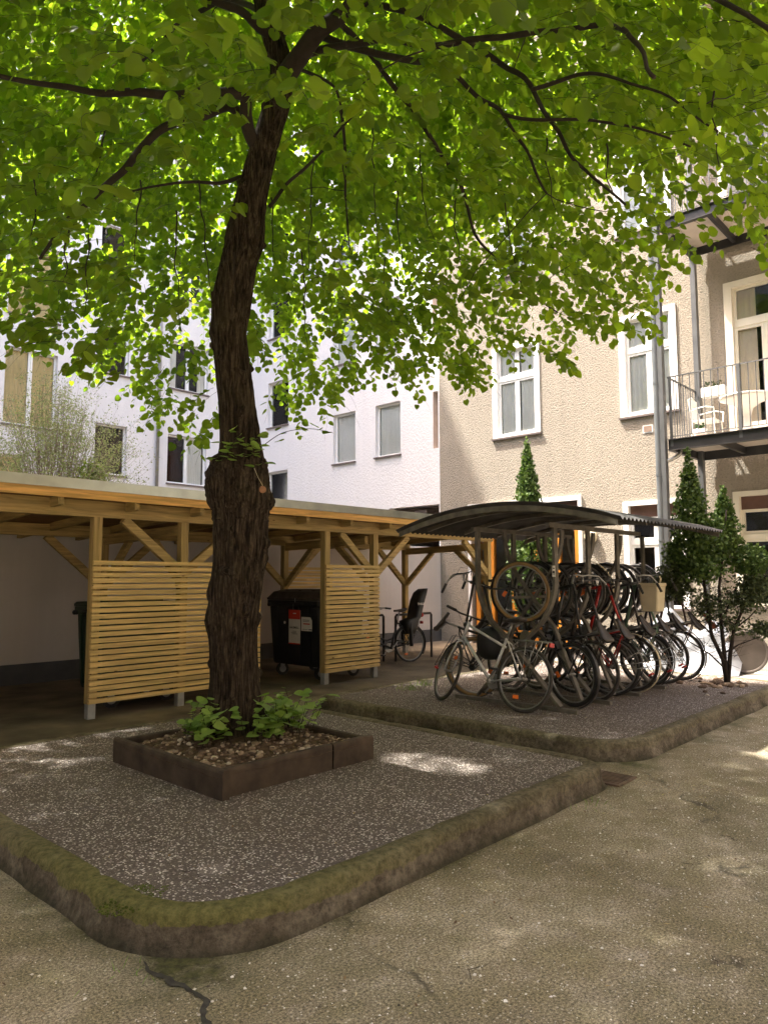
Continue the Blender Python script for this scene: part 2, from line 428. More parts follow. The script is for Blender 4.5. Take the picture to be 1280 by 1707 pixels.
def kerb_mat():
    t = NT('mossy_kerb_concrete'); t.set(.9, 0, .25); v = t.co()
    n1 = t.noise(v, 3.1, 6, .65); n2 = t.noise(v, 26, 8, .8)
    base = t.ramp(n1, [(.32, (.085,.069,.048)), (.52, (.155,.130,.093)), (.72, (.245,.212,.158))])
    base = t.mix(.75, base, t.ramp(n2, [(.36, .25), (.5, .95), (.64, 1.6)]), 'MULTIPLY')
    ge = t.n('ShaderNodeNewGeometry'); sx = t.n('ShaderNodeSeparateXYZ'); t.l(t.co(), sx.inputs[0])
    # moss: thick at the near corner of the tree pad
    dx = t.math('SUBTRACT', sx.outputs[0], 1.6); dy = t.math('SUBTRACT', sx.outputs[1], 3.0)
    d = t.math('SQRT', t.math('ADD', t.math('MULTIPLY', dx, dx), t.math('MULTIPLY', dy, dy)))
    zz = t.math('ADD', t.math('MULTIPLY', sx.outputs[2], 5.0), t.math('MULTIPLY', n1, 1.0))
    near = t.ramp(t.math('MULTIPLY', d, .4), [(.10, 1), (.55, .45), (.9, .18)])
    m = t.math('MULTIPLY', t.ramp(zz, [(.98, .0), (1.22, .9)]), near)
    base = t.mix(m, base, t.ramp(n2, [(.35, (.075,.080,.020)), (.65, (.25,.235,.075))]))
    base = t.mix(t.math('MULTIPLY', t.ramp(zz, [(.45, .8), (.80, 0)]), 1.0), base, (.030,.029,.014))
    t.col(base); t.bump(t.math('ADD', n2, t.math('MULTIPLY', n1, 1.5)), 1.0, .022); return t.m
M['kerb'] = kerb_mat()
M['path'] = simple('pale_concrete_path', (.24, .228, .205), .9, 0, .18, 5, .3, bump=.003)
M['soil'] = simple('planter_soil', (.085, .055, .035), .95, 0, .5, 25, .2, bump=.012)
M['shed_floor'] = simple('dusty_shed_floor', (.17, .138, .094), .9, 0, .5, 1.6, .3, bump=.004)
M['crack'] = simple('dark_crack', (.035, .032, .025), .9, 0, .5, 30)
M['moss'] = simple('moss', (.075, .095, .018), .95, 0, .5, 60, .1, bump=.01)

def leaf_mat(name, c1, c2, tr1, tr2, tf=.5, gloss=.5):
    t = NT(name); at = t.n('ShaderNodeAttribute', attribute_name='rnd')
    base = t.ramp(at.outputs['Fac'], [(0, c1), (1, c2)]); trc = t.ramp(at.outputs['Fac'], [(0, tr1), (1, tr2)])
    t.col(base); t.set(gloss, 0, .35)
    tl = t.n('ShaderNodeBsdfTranslucent'); t.l(trc, tl.inputs[0])
    mx = t.n('ShaderNodeMixShader'); mx.inputs[0].default_value = tf
    t.l(t.p.outputs[0], mx.inputs[1]); t.l(tl.outputs[0], mx.inputs[2]); t.l(mx.outputs[0], t.out.inputs[0]); return t.m
M['leaf'] = leaf_mat('linden_leaf', (.042,.066,.009), (.10,.135,.016), (.145,.28,.008), (.42,.61,.024), .60)
M['leaf_bright'] = leaf_mat('young_linden_leaf', (.15,.26,.05), (.30,.43,.11), (.26,.44,.05), (.45,.62,.10), .4)
M['conifer'] = leaf_mat('thuja_scale_leaf', (.030,.066,.016), (.12,.19,.038), (.03,.08,.01), (.12,.2,.03), .2, .6)
M['conifer_dry'] = leaf_mat('sparse_dark_thuja', (.035,.05,.02), (.09,.12,.045), (.04,.05,.02), (.08,.1,.03), .2, .6)
M['willow'] = leaf_mat('pale_shrub_leaf', (.20,.23,.10), (.36,.38,.20), (.2,.3,.06), (.35,.45,.12), .35)

def bark_mat():
    t = NT('furrowed_bark'); t.set(.95, 0, .15)
    v = t.co((20, 20, 2.0)); r_ = t.noise(v, 2.4, 6, .6, .7); f = t.noise(t.co(), 42, 4, .7)
    v3 = t.co(); patch = t.noise(v3, 1.8, 3)
    base = t.ramp(r_, [(.36, (.010,.007,.005)), (.5, (.042,.031,.022)), (.66, (.105,.080,.056))])
    base = t.mix(.6, base, t.ramp(f, [(.3, .5), (.7, 1.4)]), 'MULTIPLY')
    base = t.mix(t.ramp(patch, [(.55, 0), (.75, .25)]), base, (.09,.085,.04))
    t.col(base); t.bump(t.math('ADD', t.math('MULTIPLY', r_, 2.0), t.math('MULTIPLY', f, .4)), 1.0, .03); return t.m
M['bark'] = bark_mat()
M['twig'] = simple('dark_twig_bark', (.022, .015, .011), .9, 0, .3, 20)
M['twig_pale'] = simple('pale_twig_bark', (.20, .15, .11), .9, 0, .3, 20)

# ============================================================ GROUND
g = MB(); g.add([(-60,-60,0),(60,-60,0),(60,60,0),(-60,60,0)], [(0,1,2,3)])
tag(g.build('ground', M['ground'], world=True, fix=False), kind='structure')

def rounded_rect(x0, x1, y0, y1, radii, step=.05, inset=0.0):
    # counter-clockwise loop; radii for corners (x0,y0),(x1,y0),(x1,y1),(x0,y1)
    pts = []
    cs = [((x0,y0), math.pi, radii[0]), ((x1,y0), 1.5*math.pi, radii[1]), ((x1,y1), 0, radii[2]), ((x0,y1), .5*math.pi, radii[3])]
    sg = [(1,1),(-1,1),(-1,-1),(1,-1)]
    for (c, a0, r), (sx, sy) in zip(cs, sg):
        cx, cy = c[0]+sx*r, c[1]+sy*r
        for k in range(17):
            a = a0 + (math.pi/2)*k/16
            rr = r-inset
            pts.append((cx+math.cos(a)*rr, cy+math.sin(a)*rr))
    out = []
    for i, p in enumerate(pts):        # subdivide the straight runs
        q = pts[(i+1) % len(pts)]; L = math.dist(p, q); n = max(1, int(L/.08)) if L > .15 else 1
        for k in range(n): out.append((p[0]+(q[0]-p[0])*k/n, p[1]+(q[1]-p[1])*k/n))
    return out

def pad(name, kname, x0, x1, y0, y1, radii, h, label_k):
    prof = [(-.035,-.01),(-.012,.03),(0,h*.45),(.004,h*.72),(.016,h*.90),(.040,h*.985),(.075,h*1.0),(.115,h*.985),(.135,h*.95),(.14,h*.90)]
    # each profile step is the same loop moved inwards along its normals
    base = rounded_rect(x0, x1, y0, y1, radii)
    n = len(base); nr = []
    for i in range(n):
        a = Vector(base[i-1]); b = Vector(base[(i+1) % n]); d = (b-a).normalized(); nr.append(Vector((-d.y, d.x)))
    m = MB(); vs = []
    for ins, z in prof:
        for i in range(n):
            wob = noise.noise(Vector((base[i][0]*2.1, base[i][1]*2.1, z*6)))*.014 + noise.noise(Vector((base[i][0]*11, base[i][1]*11, z*20)))*.005
            p = Vector(base[i]) + nr[i]*(ins+wob)
            vs.append((p.x, p.y, z + (noise.noise(Vector((p.x*1.7, p.y*1.7, 3)))*.008 if z > .02 else 0)))
    fs = []
    for k in range(len(prof)-1):
        for i in range(n):
            j = (i+1) % n; fs.append((k*n+i, k*n+j, (k+1)*n+j, (k+1)*n+i))
    run = 0.0; joint = set()
    for i in range(n):
        run += math.dist(base[i], base[i-1])
        if run > 1.02: joint.add(i); run = 0
    for k in range(2, len(prof)):
        for i in joint: p = vs[k*n+i]; q = nr[i]*.007; vs[k*n+i] = (p[0]+q.x, p[1]+q.y, p[2]-(.009 if k > 4 else .0))
    m.add(vs, fs); k_ = m.build(kname, M['kerb'], world=True, smooth=True); tag(k_, kind='structure')
    t = MB(); inner = [tuple(Vector(base[i]) + nr[i]*.12) for i in range(n)]
    t.add([(p[0], p[1], h*.93) for p in inner], [tuple(range(n))])
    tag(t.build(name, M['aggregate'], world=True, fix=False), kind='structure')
PZ = .15
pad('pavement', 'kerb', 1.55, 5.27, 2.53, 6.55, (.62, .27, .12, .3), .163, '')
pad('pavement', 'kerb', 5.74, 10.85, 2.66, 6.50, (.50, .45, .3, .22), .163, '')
PZ = .163*.93

m = MB(); m.add([(10.9,-6,.004),(14.1,-6,.004),(14.1,7.2,.004),(10.9,7.2,.004)], [(0,1,2,3)])
tag(m.build('path', M['path'], world=True, fix=False), kind='structure')
m = MB(); m.add([(-8,7.2,.004),(14.1,7.2,.004),(14.1,11.2,.004),(-8,11.2,.004)], [(0,1,2,3)])
tag(m.build('shed_floor', M['shed_floor'], world=True, fix=False), kind='structure')
# low pale step at the house wall
m = MB(); m.box((13.25,2.2,.0),(13.95,4.05,.30)); tag(m.build('concrete_step', M['concrete_block'], bevel=.012), 'low pale concrete step at the foot of the tan house wall behind the conifer', 'step')

# cracks in the asphalt
def ribbon(pts, wd, z=.004, seed=1):
    rnd = random.Random(seed); P = []
    for (a, b) in zip(pts, pts[1:]):
        n = max(2, int(math.dist(a, b)/.02))
        for k in range(n): P.append((a[0]+(b[0]-a[0])*k/n, a[1]+(b[1]-a[1])*k/n))
    P.append(pts[-1]); vs = []; N = len(P)
    for i, p in enumerate(P):
        q = P[min(i+1, N-1)]; o = P[max(i-1, 0)]; dx, dy = q[0]-o[0], q[1]-o[1]; L = math.hypot(dx, dy) or 1
        nx, ny = -dy/L, dx/L; j = noise.noise(Vector((p[0]*9, p[1]*9, seed)))*.035
        wl = wd*(.4+.9*abs(noise.noise(Vector((p[0]*17, p[1]*17, seed+4)))*2)); 
        wl *= min(1, i/6+.15, (N-1-i)/10+.1)
        wr = wd*(.4+.9*abs(noise.noise(Vector((p[0]*15, p[1]*15, seed+9)))*2)); wr *= min(1, i/6+.15, (N-1-i)/10+.1)
        vs.append((p[0]+nx*(j+wl), p[1]+ny*(j+wl), z)); vs.append((p[0]+nx*(j-wr), p[1]+ny*(j-wr), z))
    return vs, [(2*i, 2*i+1, 2*i+3, 2*i+2) for i in range(N-1)]
m = MB()
m.add(*ribbon([(1.57,2.80),(1.56,2.62),(1.60,2.45),(1.53,2.28),(1.50,2.0),(1.3,1.5)], .014, seed=2))
tag(m.build('pavement_crack', M['crack'], world=True, fix=False), kind='structure')
# moss cushions on the kerb corner and at its foot
m = MB(); rnd = random.Random(3)
for cx, cy, rad, z, n in ((1.62,3.02,.10,.150,90),(1.72,3.06,.07,.150,60),(1.70,3.12,.05,.150,70)):
    for k in range(n*2):
        a = rnd.uniform(0, 6.28); r_ = rad*math.sqrt(rnd.random()); s_ = rnd.uniform(.003,.007)
        m.ell((cx+math.cos(a)*r_*1.5, cy+math.sin(a)*r_, z), (s_, s_, s_*.7), 6, 4)
tag(m.build('moss', M['moss'], smooth=True), 'green moss cushions on and below the rounded kerb corner', 'moss', kind='stuff')

# ============================================================ BUILDINGS
XF, YW, YL = 14.1, 11.2, 19.5
PX = lambda u, v, w_: (XF-w_, u, v)          # facade facing -x
PY = lambda u, v, w_: (u, YL-w_, v)          # facade facing -y
def facade(P, u0, u1, v0, v1, holes, depth):
    us = sorted({u0, u1, *[h[0] for h in holes], *[h[1] for h in holes]})
    vs_ = sorted({v0, v1, *[h[2] for h in holes], *[h[3] for h in holes]})
    m = MB()
    for i in range(len(us)-1):
        for j in range(len(vs_)-1):
            a, b, c, d = us[i], us[i+1], vs_[j], vs_[j+1]; cu, cv = (a+b)/2, (c+d)/2
            if any(h[0] < cu < h[1] and h[2] < cv < h[3] for h in holes): continue
            m.add([P(a,c,0),P(b,c,0),P(b,d,0),P(a,d,0)], [(0,1,2,3)])
    for h in holes:
        a, b, c, d = h[:4]
        m.add([P(a,c,0),P(b,c,0),P(b,d,0),P(a,d,0),P(a,c,-depth),P(b,c,-depth),P(b,d,-depth),P(a,d,-depth)],
              [(0,1,5,4),(1,2,6,5),(2,3,7,6),(3,0,4,7)])
    # outer shell: back and ends so that the house has a body
    B = 7.0
    m.add([P(u0,v0,0),P(u1,v0,0),P(u1,v1,0),P(u0,v1,0),P(u0,v0,-B),P(u1,v0,-B),P(u1,v1,-B),P(u0,v1,-B)],
          [(4,5,6,7),(3,2,6,7),(0,3,7,4),(1,2,6,5)])
    return m

def ebox(m, P, u0, u1, v0, v1, w0, w1):
    m.add([P(u0,v0,w0),P(u1,v0,w0),P(u1,v1,w0),P(u0,v1,w0),P(u0,v0,w1),P(u1,v0,w1),P(u1,v1,w1),P(u0,v1,w1)],
          [(0,3,2,1),(4,5,6,7),(0,1,5,4),(1,2,6,5),(2,3,7,6),(3,0,4,7)])
def window(bld, P, h, style='plain', fm='white_frame', curtain=None, room='room', inset=.12, sill=True):
    u0, u1, v0, v1 = h[:4]; W0 = -inset; fw = .055
    f = MB(); mul = []; tr = []
    if style == 'tan':       # wide casing proud of the wall, centre mullion, transom
        cw = .13
        ebox(f, P, u0, u0+cw, v0, v1, -.20, .03); ebox(f, P, u1-cw, u1, v0, v1, -.20, .03); ebox(f, P, u0+cw, u1-cw, v1-cw*.8, v1, -.20, .03)
        ebox(f, P, u0+cw, u1-cw, v0, v0+.05, -.20, .02)
        u0 += cw; u1 -= cw; v1 -= cw*.8; v0 += .05; W0 = -.08
        mid = (u0+u1)/2; t_ = v0+(v1-v0)*.67
        ebox(f, P, u0+.002, u1-.002, t_-.05, t_+.04, W0-.06, W0+.03)
        panes = [(u0,mid,v0,t_-.05),(mid,u1,v0,t_-.05),(u0,mid,t_+.04,v1),(mid,u1,t_+.04,v1)]
    elif style == 'french':
        cw = .14
        ebox(f, P, u0, u0+cw, v0, v1, -.20, .03); ebox(f, P, u1-cw, u1, v0, v1, -.20, .03); ebox(f, P, u0+cw, u1-cw, v1-cw*.8, v1, -.20, .03)
        u0 += cw; u1 -= cw; v1 -= cw*.8; W0 = -.08
        mid = (u0+u1)/2; t_ = v0+(v1-v0)*.76
        ebox(f, P, u0+.002, u1-.002, t_-.05, t_+.05, W0-.06, W0+.03)
        ebox(f, P, u0+.06, u1-.06, v0+.01, v0+.40, W0-.03, W0)
        panes = [(u0,mid,v0,t_-.05),(mid,u1,v0,t_-.05),(u0,u1,t_+.05,v1)]
    elif style == 'double':
        mid = (u0+u1)/2; panes = [(u0,mid,v0,v1),(mid,u1,v0,v1)]
    elif style == 'shutter':
        cw = .11
        ebox(f, P, u0, u0+cw, v0, v1, -.20, .03); ebox(f, P, u1-cw, u1, v0, v1, -.20, .03); ebox(f, P, u0+cw, u1-cw, v1-.09, v1, -.20, .03)
        u0 += cw; u1 -= cw; v1 -= .09; W0 = -.1
        sb = MB(); ebox(sb, P, u0, u1, v1-.24, v1-.001, -.19, -.09)
        v1 -= .24; mid = (u0+u1)/2; t_ = v0+(v1-v0)*.72
        ebox(f, P, u0+.002, u1-.002, t_-.05, t_+.04, W0-.06, W0+.03)
        panes = [(u0,mid,v0,t_-.05),(mid,u1,v0,t_-.05),(u0,mid,t_+.04,v1),(mid,u1,t_+.04,v1)]
    else: panes = [(u0,u1,v0,v1)]
    for (a, b, c, d) in panes:
        ebox(f, P, a+.002, a+fw, c+.002, d-.002, W0-.05, W0+.012); ebox(f, P, b-fw, b-.002, c+.002, d-.002, W0-.05, W0+.012)
        ebox(f, P, a+fw, b-fw, c+.002, c+fw, W0-.05, W0+.010); ebox(f, P, a+fw, b-fw, d-fw, d-.002, W0-.05, W0+.010)
    fo = f.build('window', M[fm], bld)
    if style == 'shutter': sb.build('roller_shutter', M['shutter'], fo)
    gm = MB()
    for (a, b, c, d) in panes: ebox(gm, P, a+fw, b-fw, c+fw, d-fw, W0-.028, W0-.018)
    gm.build('pane', M['glass'], fo)
    if curtain:
        cm_ = MB(); n = 60; vs = []
        a0, a1 = h[0]+.05, h[1]-.05
        for j, z in enumerate((h[2]+.05, h[3]-.05)):
            for i in range(n+1):
                u = a0+(a1-a0)*i/n; vs.append(P(u, z, W0-.050+.010*math.sin(i*1.25)+.006*math.sin(i*2.9)))
        cm_.add(vs, [(i, i+1, n+1+i+1, n+1+i) for i in range(n) if not (curtain[1] and abs((i+.5)/n-.5) < curtain[1])])
        cm_.build('curtain', M[curtain[0]], fo, smooth=True, fix=False)
    rm = MB(); a, b, c, d = h[:4]
    q = .9
    rm.add([P(a-.2,c-.1,-.26),P(b+.2,c-.1,-.26),P(b+.2,d+.1,-.26),P(a-.2,d+.1,-.26),P(a-.2,c-.1,-q),P(b+.2,c-.1,-q),P(b+.2,d+.1,-q),P(a-.2,d+.1,-q)],
           [(4,5,6,7),(0,1,5,4),(1,2,6,5),(2,3,7,6),(3,0,4,7)])
    rm.build('room', M[room], fo, fix=False)
    if sill:
        sm = MB(); ebox(sm, P, h[0]-.03, h[1]+.03, h[2]-.045, h[2]-.005, -.10, .06); sm.build('sill', M['sill'], fo)
    return fo

# ---- tan house on the right
tan = thing('apartment_house', (XF, 3.0, 0), 'tan pebble-dash apartment house with white window frames and steel balconies on the right', 'apartment house')
TH = []
fl = 3.9
TW = []
for k in range(4):
    z = k*fl
    TW.append((8.28,9.56,4.84+z,7.02+z,'tan')); TW.append((5.18,6.38,4.86+z,7.0+z,'tan'))
    TW.append((2.95,4.27,4.02+z,7.13+z,'french')); TW.append((.2,1.5,4.02+z,7.13+z,'french')); TW.append((-2.6,-1.3,4.86+z,7.0+z,'tan'))
TW = [t for t in TW if t[3] < 18.9]
GW = [(5.12,6.40,.95,3.10,'shutter'),(2.95,4.27,1.03,3.13,'shutter'),(-.2,1.1,1.03,3.13,'shutter')]
DOOR = (7.40,10.24,0.0,3.30)
fac = facade(PX, -8.0, YW-.001, 0, 19.2, TW+GW+[DOOR], .24)
fac.build('wall', M['tan_wall'], tan)
for i, h in enumerate(TW):
    window(tan, PX, h, h[4], 'cream_frame' if h[4] == 'french' else 'white_frame', ('curtain', .04 if i % 2 else .07) if h[4] == 'tan' else ('curtain_warm', .12))
for i, h in enumerate(GW): window(tan, PX, h, 'shutter', 'white_frame' if i == 0 else 'cream_frame', None, 'room')
# entrance: white lintel trim, brown shutter, orange wooden frames with glass
m = MB(); ebox(m, PX, 7.32, 10.32, 3.22, 3.32, .0, .05); ebox(m, PX, 7.32, 7.40, 0, 3.22, .0, .05); ebox(m, PX, 10.24, 10.32, 0, 3.22, .0, .05)
dr = m.build('entrance', M['white_frame'], tan)
m = MB(); ebox(m, PX, 7.41, 10.23, 2.75, 3.2, -.18, -.06); m.build('roller_shutter', M['shutter'], dr)
m = MB()
for u in (10.13, 9.72, 9.12, 8.52, 7.98, 7.50): ebox(m, PX, u-.055, u+.055, .0, 2.62, -.2, -.08)
ebox(m, PX, 7.42, 10.22, 2.62, 2.74, -.21, -.07); ebox(m, PX, 7.42, 10.22, .02, .35, -.17, -.1)
m.build('door_frame', M['door_wood'], dr)
m = MB(); ebox(m, PX, 7.5, 10.15, .3, 2.7, -.145, -.135); m.build('pane', M['glass'], dr)
m = MB(); m.add([PX(7.2,0,-1.2),PX(10.4,0,-1.2),PX(10.4,3.4,-1.2),PX(7.2,3.4,-1.2)], [(0,1,2,3)]); m.build('hallway', simple('hall_wall', (.16,.17,.19), .8), dr, fix=False)
# vent tile and little wall lamp
m = MB(); ebox(m, PX, 5.72, 5.93, 4.47, 4.63, .0, .012); vt = m.build('vent', M['white_frame'], tan)
m = MB(); ebox(m, PX, 5.745, 5.905, 4.49, 4.61, .013, .02); m.build('grille', simple('brown_grille', (.22,.15,.11), .7), vt)
m = MB(); m.lathe([(.14,0),(.14,.05),(.12,.10),(.06,.13)], (XF, 7.12, 2.42), (-1,0,0), 20); m.build('wall_lamp', M['cream_plastic'], tan, smooth=True)

# ---- balconies (parts of the tan house)
def balcony(zb, detail):
    # zb: underside of the edge beam
    x0, x1, y0, y1 = 12.50, 13.98, 1.2, 4.81
    b = MB(); H = .175
    b.box((x0, y0, zb), (x0+.012, y1, zb+H)); b.box((x0-.045, y0, zb-.008), (x0+.055, y1, zb)); b.box((x0-.045, y0, zb+H), (x0+.055, y1, zb+H+.008))
    b.box((x0+.014, y1-.012, zb), (x1, y1, zb+H)); b.box((x0+.056, y1-.055, zb-.008), (x1, y1+.02, zb-.001)); b.box((x0+.014, y0, zb), (x1, y0+.012, zb+H))
    b.box((x1-.02, y0+.013, zb-.02), (x1, y1-.013, zb+H)); 
    for y in (4.0, 2.9, 2.0): b.box((x0+.02, y-.03, zb+.02), (x1-.03, y+.03, zb+H-.03))
    bo = b.build('balcony', M['beam_dark'], tan)
    p = MB(); p.box((x0+.014, y0+.014, zb+H-.028), (x1-.022, y1-.014, zb+H-.002)); p.build('deck', M['balcony_under'], bo)
    r_ = MB(); zt = zb+H+1.13; zl = zb+H+.06
    r_.bar((x0+.02, y0, zt), (x0+.02, y1-.02, zt), .04, .016); r_.bar((x0+.02, y0, zl), (x0+.02, y1-.02, zl), .022, .012)
    r_.bar((x0+.04, y1-.02, zt), (x1, y1-.02, zt), .04, .016); r_.bar((x0+.04, y1-.02, zl), (x1, y1-.02, zl), .022, .012)
    y = y1-.16
    while y > y0:
        r_.bar((x0+.02, y, zl), (x0+.02, y, zt-.008), .012, .012, (1,0,0)); y -= .118
    x = x0+.16
    while x < x1:
        r_.bar((x, y1-.02, zl), (x, y1-.02, zt-.008), .012, .012, (1,0,0)); x += .118
    for yy in (y1-.06, 3.62, 2.4, y0+.05): r_.bar((x0+.004, yy, zb+.06), (x0+.004, yy, zt-.009), .05, .012, (1,0,0))
    for xx in (x1-.05,): r_.bar((xx, y1+.004, zb+.06), (xx, y1+.004, zt-.009), .012, .05, (1,0,0))
    r_.build('railing', M['beam_grey'], bo)
    e = MB(); e.tube([(12.62,4.66,zb+.02),(12.62,4.66,zb-.07),(12.60,4.70,zb-.11),(12.50,4.87,zb-.20),(12.45,4.93,zb-.24)], .035, 10); e.build('drain_elbow', M['alu'], bo, smooth=True)
balcony(3.78, True); balcony(7.80, False); balcony(11.7, False)
m = MB(); m.box((12.40, 4.83, 0), (12.52, 4.92, 15.6)); m.build('balcony_column', M['beam_grey'], tan, bevel=.006)
m = MB(); m.box((13.84, 4.70, 0), (13.97, 4.79, 15.6)); m.build('balcony_column', M['beam_grey'], tan)
m = MB(); m.tube([(12.43, 4.965, 0), (12.43, 4.965, 18)], .052, 16); 
for z in (2.2, 3.35, 5.0, 6.9, 9.0): m.lathe([(.06,-.02),(.06,.02)], (12.43,4.965,z), (0,0,1), 16)
m.build('downpipe', M['pipe'], tan, smooth=False)
# things on the lower balcony
BZ = 3.957
t = thing('bistro_table', (13.25, 3.72, BZ), 'round pale trumpet-foot table on the lower balcony in front of the french door', 'table')
m = MB(); m.lathe([(.26,0),(.24,.02),(.13,.08),(.07,.20),(.06,.38),(.10,.52),(.24,.62),(.40,.68),(.42,.70)], (13.25,3.72,BZ), (0,0,1), 28); m.build('pedestal', M['white_plastic'], t, smooth=True)
m = MB(); m.lathe([(.44,.70),(.445,.715),(.44,.73)], (13.25,3.72,BZ), (0,0,1), 32); m.build('table_top', M['white_plastic'], t)
m = MB(); m.lathe([(.05,0),(.055,.06),(.045,.08)], (13.15,3.85,BZ+.731), (0,0,1), 16); tag(m.build('white_cup', M['white_plastic'], smooth=True), 'small white cup standing on the balcony table', 'cup')
t = thing('garden_chair', (13.45, 4.50, BZ), 'white metal armchair at the corner of the lower balcony', 'chair')
cc = Vector((13.45,4.45,BZ))
m = MB(); m.box((13.25,4.27,BZ+.42),(13.65,4.65,BZ+.45)); m.build('seat', M['white_plastic'], t)
for sx in (-.2,.2):
    for sy in (-.18,.2):
        m = MB(); m.tube([cc+V(sx*1.15,sy*1.1,0), cc+V(sx,sy,.42)], .011, 6); m.build('leg', M['white_plastic'], t)
for sx in (-.2,.2):
    m = MB(); m.tube([cc+V(sx*1.1,-.2,.43), cc+V(sx*1.3,-.2,.62), cc+V(sx*1.3,-.05,.66), cc+V(sx*1.25,.15,.64), cc+V(sx,.2,.62)], .012, 6); m.build('armrest', M['white_plastic'], t)
m = MB(); m.tube([cc+V(-.2,.2,.43), cc+V(-.19,.26,.85), cc+V(0,.27,.92), cc+V(.19,.26,.85), cc+V(.2,.2,.43)], .012, 6)
m.box(tuple(cc+V(-.17,.235,.5)), tuple(cc+V(.17,.245,.86))); m.build('backrest', M['white_plastic'], t)
t = thing('potted_plant', (12.95, 4.42, BZ), 'small green plant in a pale pot on a terracotta saucer on the balcony floor', 'plant')
m = MB(); m.lathe([(.13,.0),(.17,.03)], (12.95,4.42,BZ)); m.build('saucer', M['terracotta'], t)
m = MB(); m.lathe([(.09,.03),(.12,.2)], (12.95,4.42,BZ)); m.build('pot', M['white_plastic'], t, smooth=True)
m = MB()
for k in range(40):
    a = random.uniform(0,6.28); l = random.uniform(.05,.14); d = V(math.cos(a)*l*.8, math.sin(a)*l*.8, .2+l*.6)
    c = V(12.95,4.42,BZ)+d; s_ = V(-math.sin(a),math.cos(a),0)*.02
    m.add([c-s_*1, c+V(0,0,.025), c+s_, c-V(0,0,.02)], [(0,1,2,3)])
m.build('leaves', M['conifer'], t, fix=False)
t = thing('flower_box', (13.75, 4.35, 4.86), 'white balcony flower box with small dark plants hung on the wall side', 'flower box')
m = MB(); m.box((13.66,4.20,4.90),(13.84,4.62,5.08)); m.build('box', M['white_plastic'], t, bevel=.01)
m = MB()
for k in range(60):
    c = V(random.uniform(13.68,13.82), random.uniform(4.22,4.60), 5.08+random.uniform(0,.10)); a = random.uniform(0,3.1); s_ = V(math.cos(a),math.sin(a),.3)*.018
    m.add([c-s_, c+V(0,0,.03), c+s_, c-V(0,0,.025)], [(0,1,2,3)])
m.build('plants', M['conifer_dry'], t, fix=False)

# ---- white house behind the yard wall: right wing (continues the tan front) and left wing
wr = thing('apartment_house', (XF, 15.0, 0), 'white plastered apartment house wing with small windows beside the tan house', 'apartment house')
WR = []
for k in range(7):
    z = k*2.92
    WR += [(14.24,15.15,4.85+z,6.3+z,'plain'),(12.53,13.45,4.85+z,6.3+z,'plain')]
    WR += [(11.24,11.41,4.85+z,6.33+z,'slot')]
    WR += [(17.22,18.25,3.45+z,4.92+z,'plain')]
WR = [h for h in WR if h[3] < 24.5]
PAS = (11.23,12.95,0.0,3.41,'passage')
facade(PX, YW+.001, YL, 0, 25.0, WR+[PAS], .24).build('wall', M['white_wall'], wr)
for i, h in enumerate(WR):
    if h[4] == 'plain': window(wr, PX, h, 'plain', 'white_frame', ('curtain', 0))
    else:
        m = MB(); ebox(m, PX, h[0], h[1], h[2], h[3], -.239, -.20); m.build('window', M['white_frame'], wr)
        m = MB(); ebox(m, PX, h[1]-.003, h[1]-.001, h[2], h[3], -.2, -.005); m.build('window_reveal', M['reveal_pink'], wr)
m = MB(); m.add([PX(11.2,0,-2.5),PX(13.1,0,-2.5),PX(13.1,3.5,-2.5),PX(11.2,3.5,-2.5)], [(0,1,2,3)]); m.add([PX(11.2,3.38,-2.5),PX(13.1,3.38,-2.5),PX(13.1,3.38,-.24),PX(11.2,3.38,-.24)], [(0,1,2,3)])
pas = m.build('passage', simple('passage_wall', (.22,.17,.14), .9), wr, fix=False)
m = MB()
for u in (11.3,11.75,12.2): ebox(m, PX, u, u+.4, 2.6, 3.1, -2.48, -2.42)
m.build('passage_window', M['room'], pas)
m = MB(); ebox(m, PX, 11.85, 12.25, 3.18, 3.32, -.6, -.25); m.build('ceiling_lamp', M['sill'], pas)

wl = thing('apartment_house', (8.0, YL, 0), 'pinkish white apartment house wing facing the yard behind the shed roof on the left', 'apartment house')
WL = []
for k in range(7):
    z = k*2.95
    WL += [(9.0,9.95,4.5+z,5.95+z,'plain'),(11.27,12.65,4.45+z,5.95+z,'double'),(6.55,7.9,5.55+z,7.6+z,'double'),(3.6,4.6,4.5+z,5.95+z,'plain')]
WL.append((6.35,7.15,3.95,4.75,'plain'))
WL = [h for h in WL if h[3] < 24.5]
facade(PY, -14, XF-.001, 0, 25.0, WL, .24).build('wall', M['pink_wall'], wl)
for i, h in enumerate(WL):
    if abs(h[0]-11.27) < .01 and h[2] < 5:
        f_ = window(wl, PY, h, 'double', 'white_frame', None, 'room_brown')
        m = MB(); vs = []
        for z in (h[2]+.05, h[3]-.05):
            for q in range(31): vs.append(PY(12.05+.52*q/30, z, -.175+.01*math.sin(q*1.6)))
        m.add(vs, [(q,q+1,31+q+1,31+q) for q in range(30)]); m.build('curtain', M['curtain'], f_, smooth=True, fix=False)
    elif abs(h[0]-6.55) < .01: window(wl, PY, h, 'double', 'white_frame', ('blind_yellow', 0))
    elif h[1]-h[0] < .85: window(wl, PY, h, 'plain', 'cream_frame', ('blind_yellow', 0))
    else: window(wl, PY, h, h[4], 'white_frame', ('curtain', .3) if i % 2 else None)
m = MB(); m.tube([(10.89,YL-.09,0),(10.89,YL-.09,19)], .05, 12); m.build('downpipe', M['alu'], wl, smooth=True)
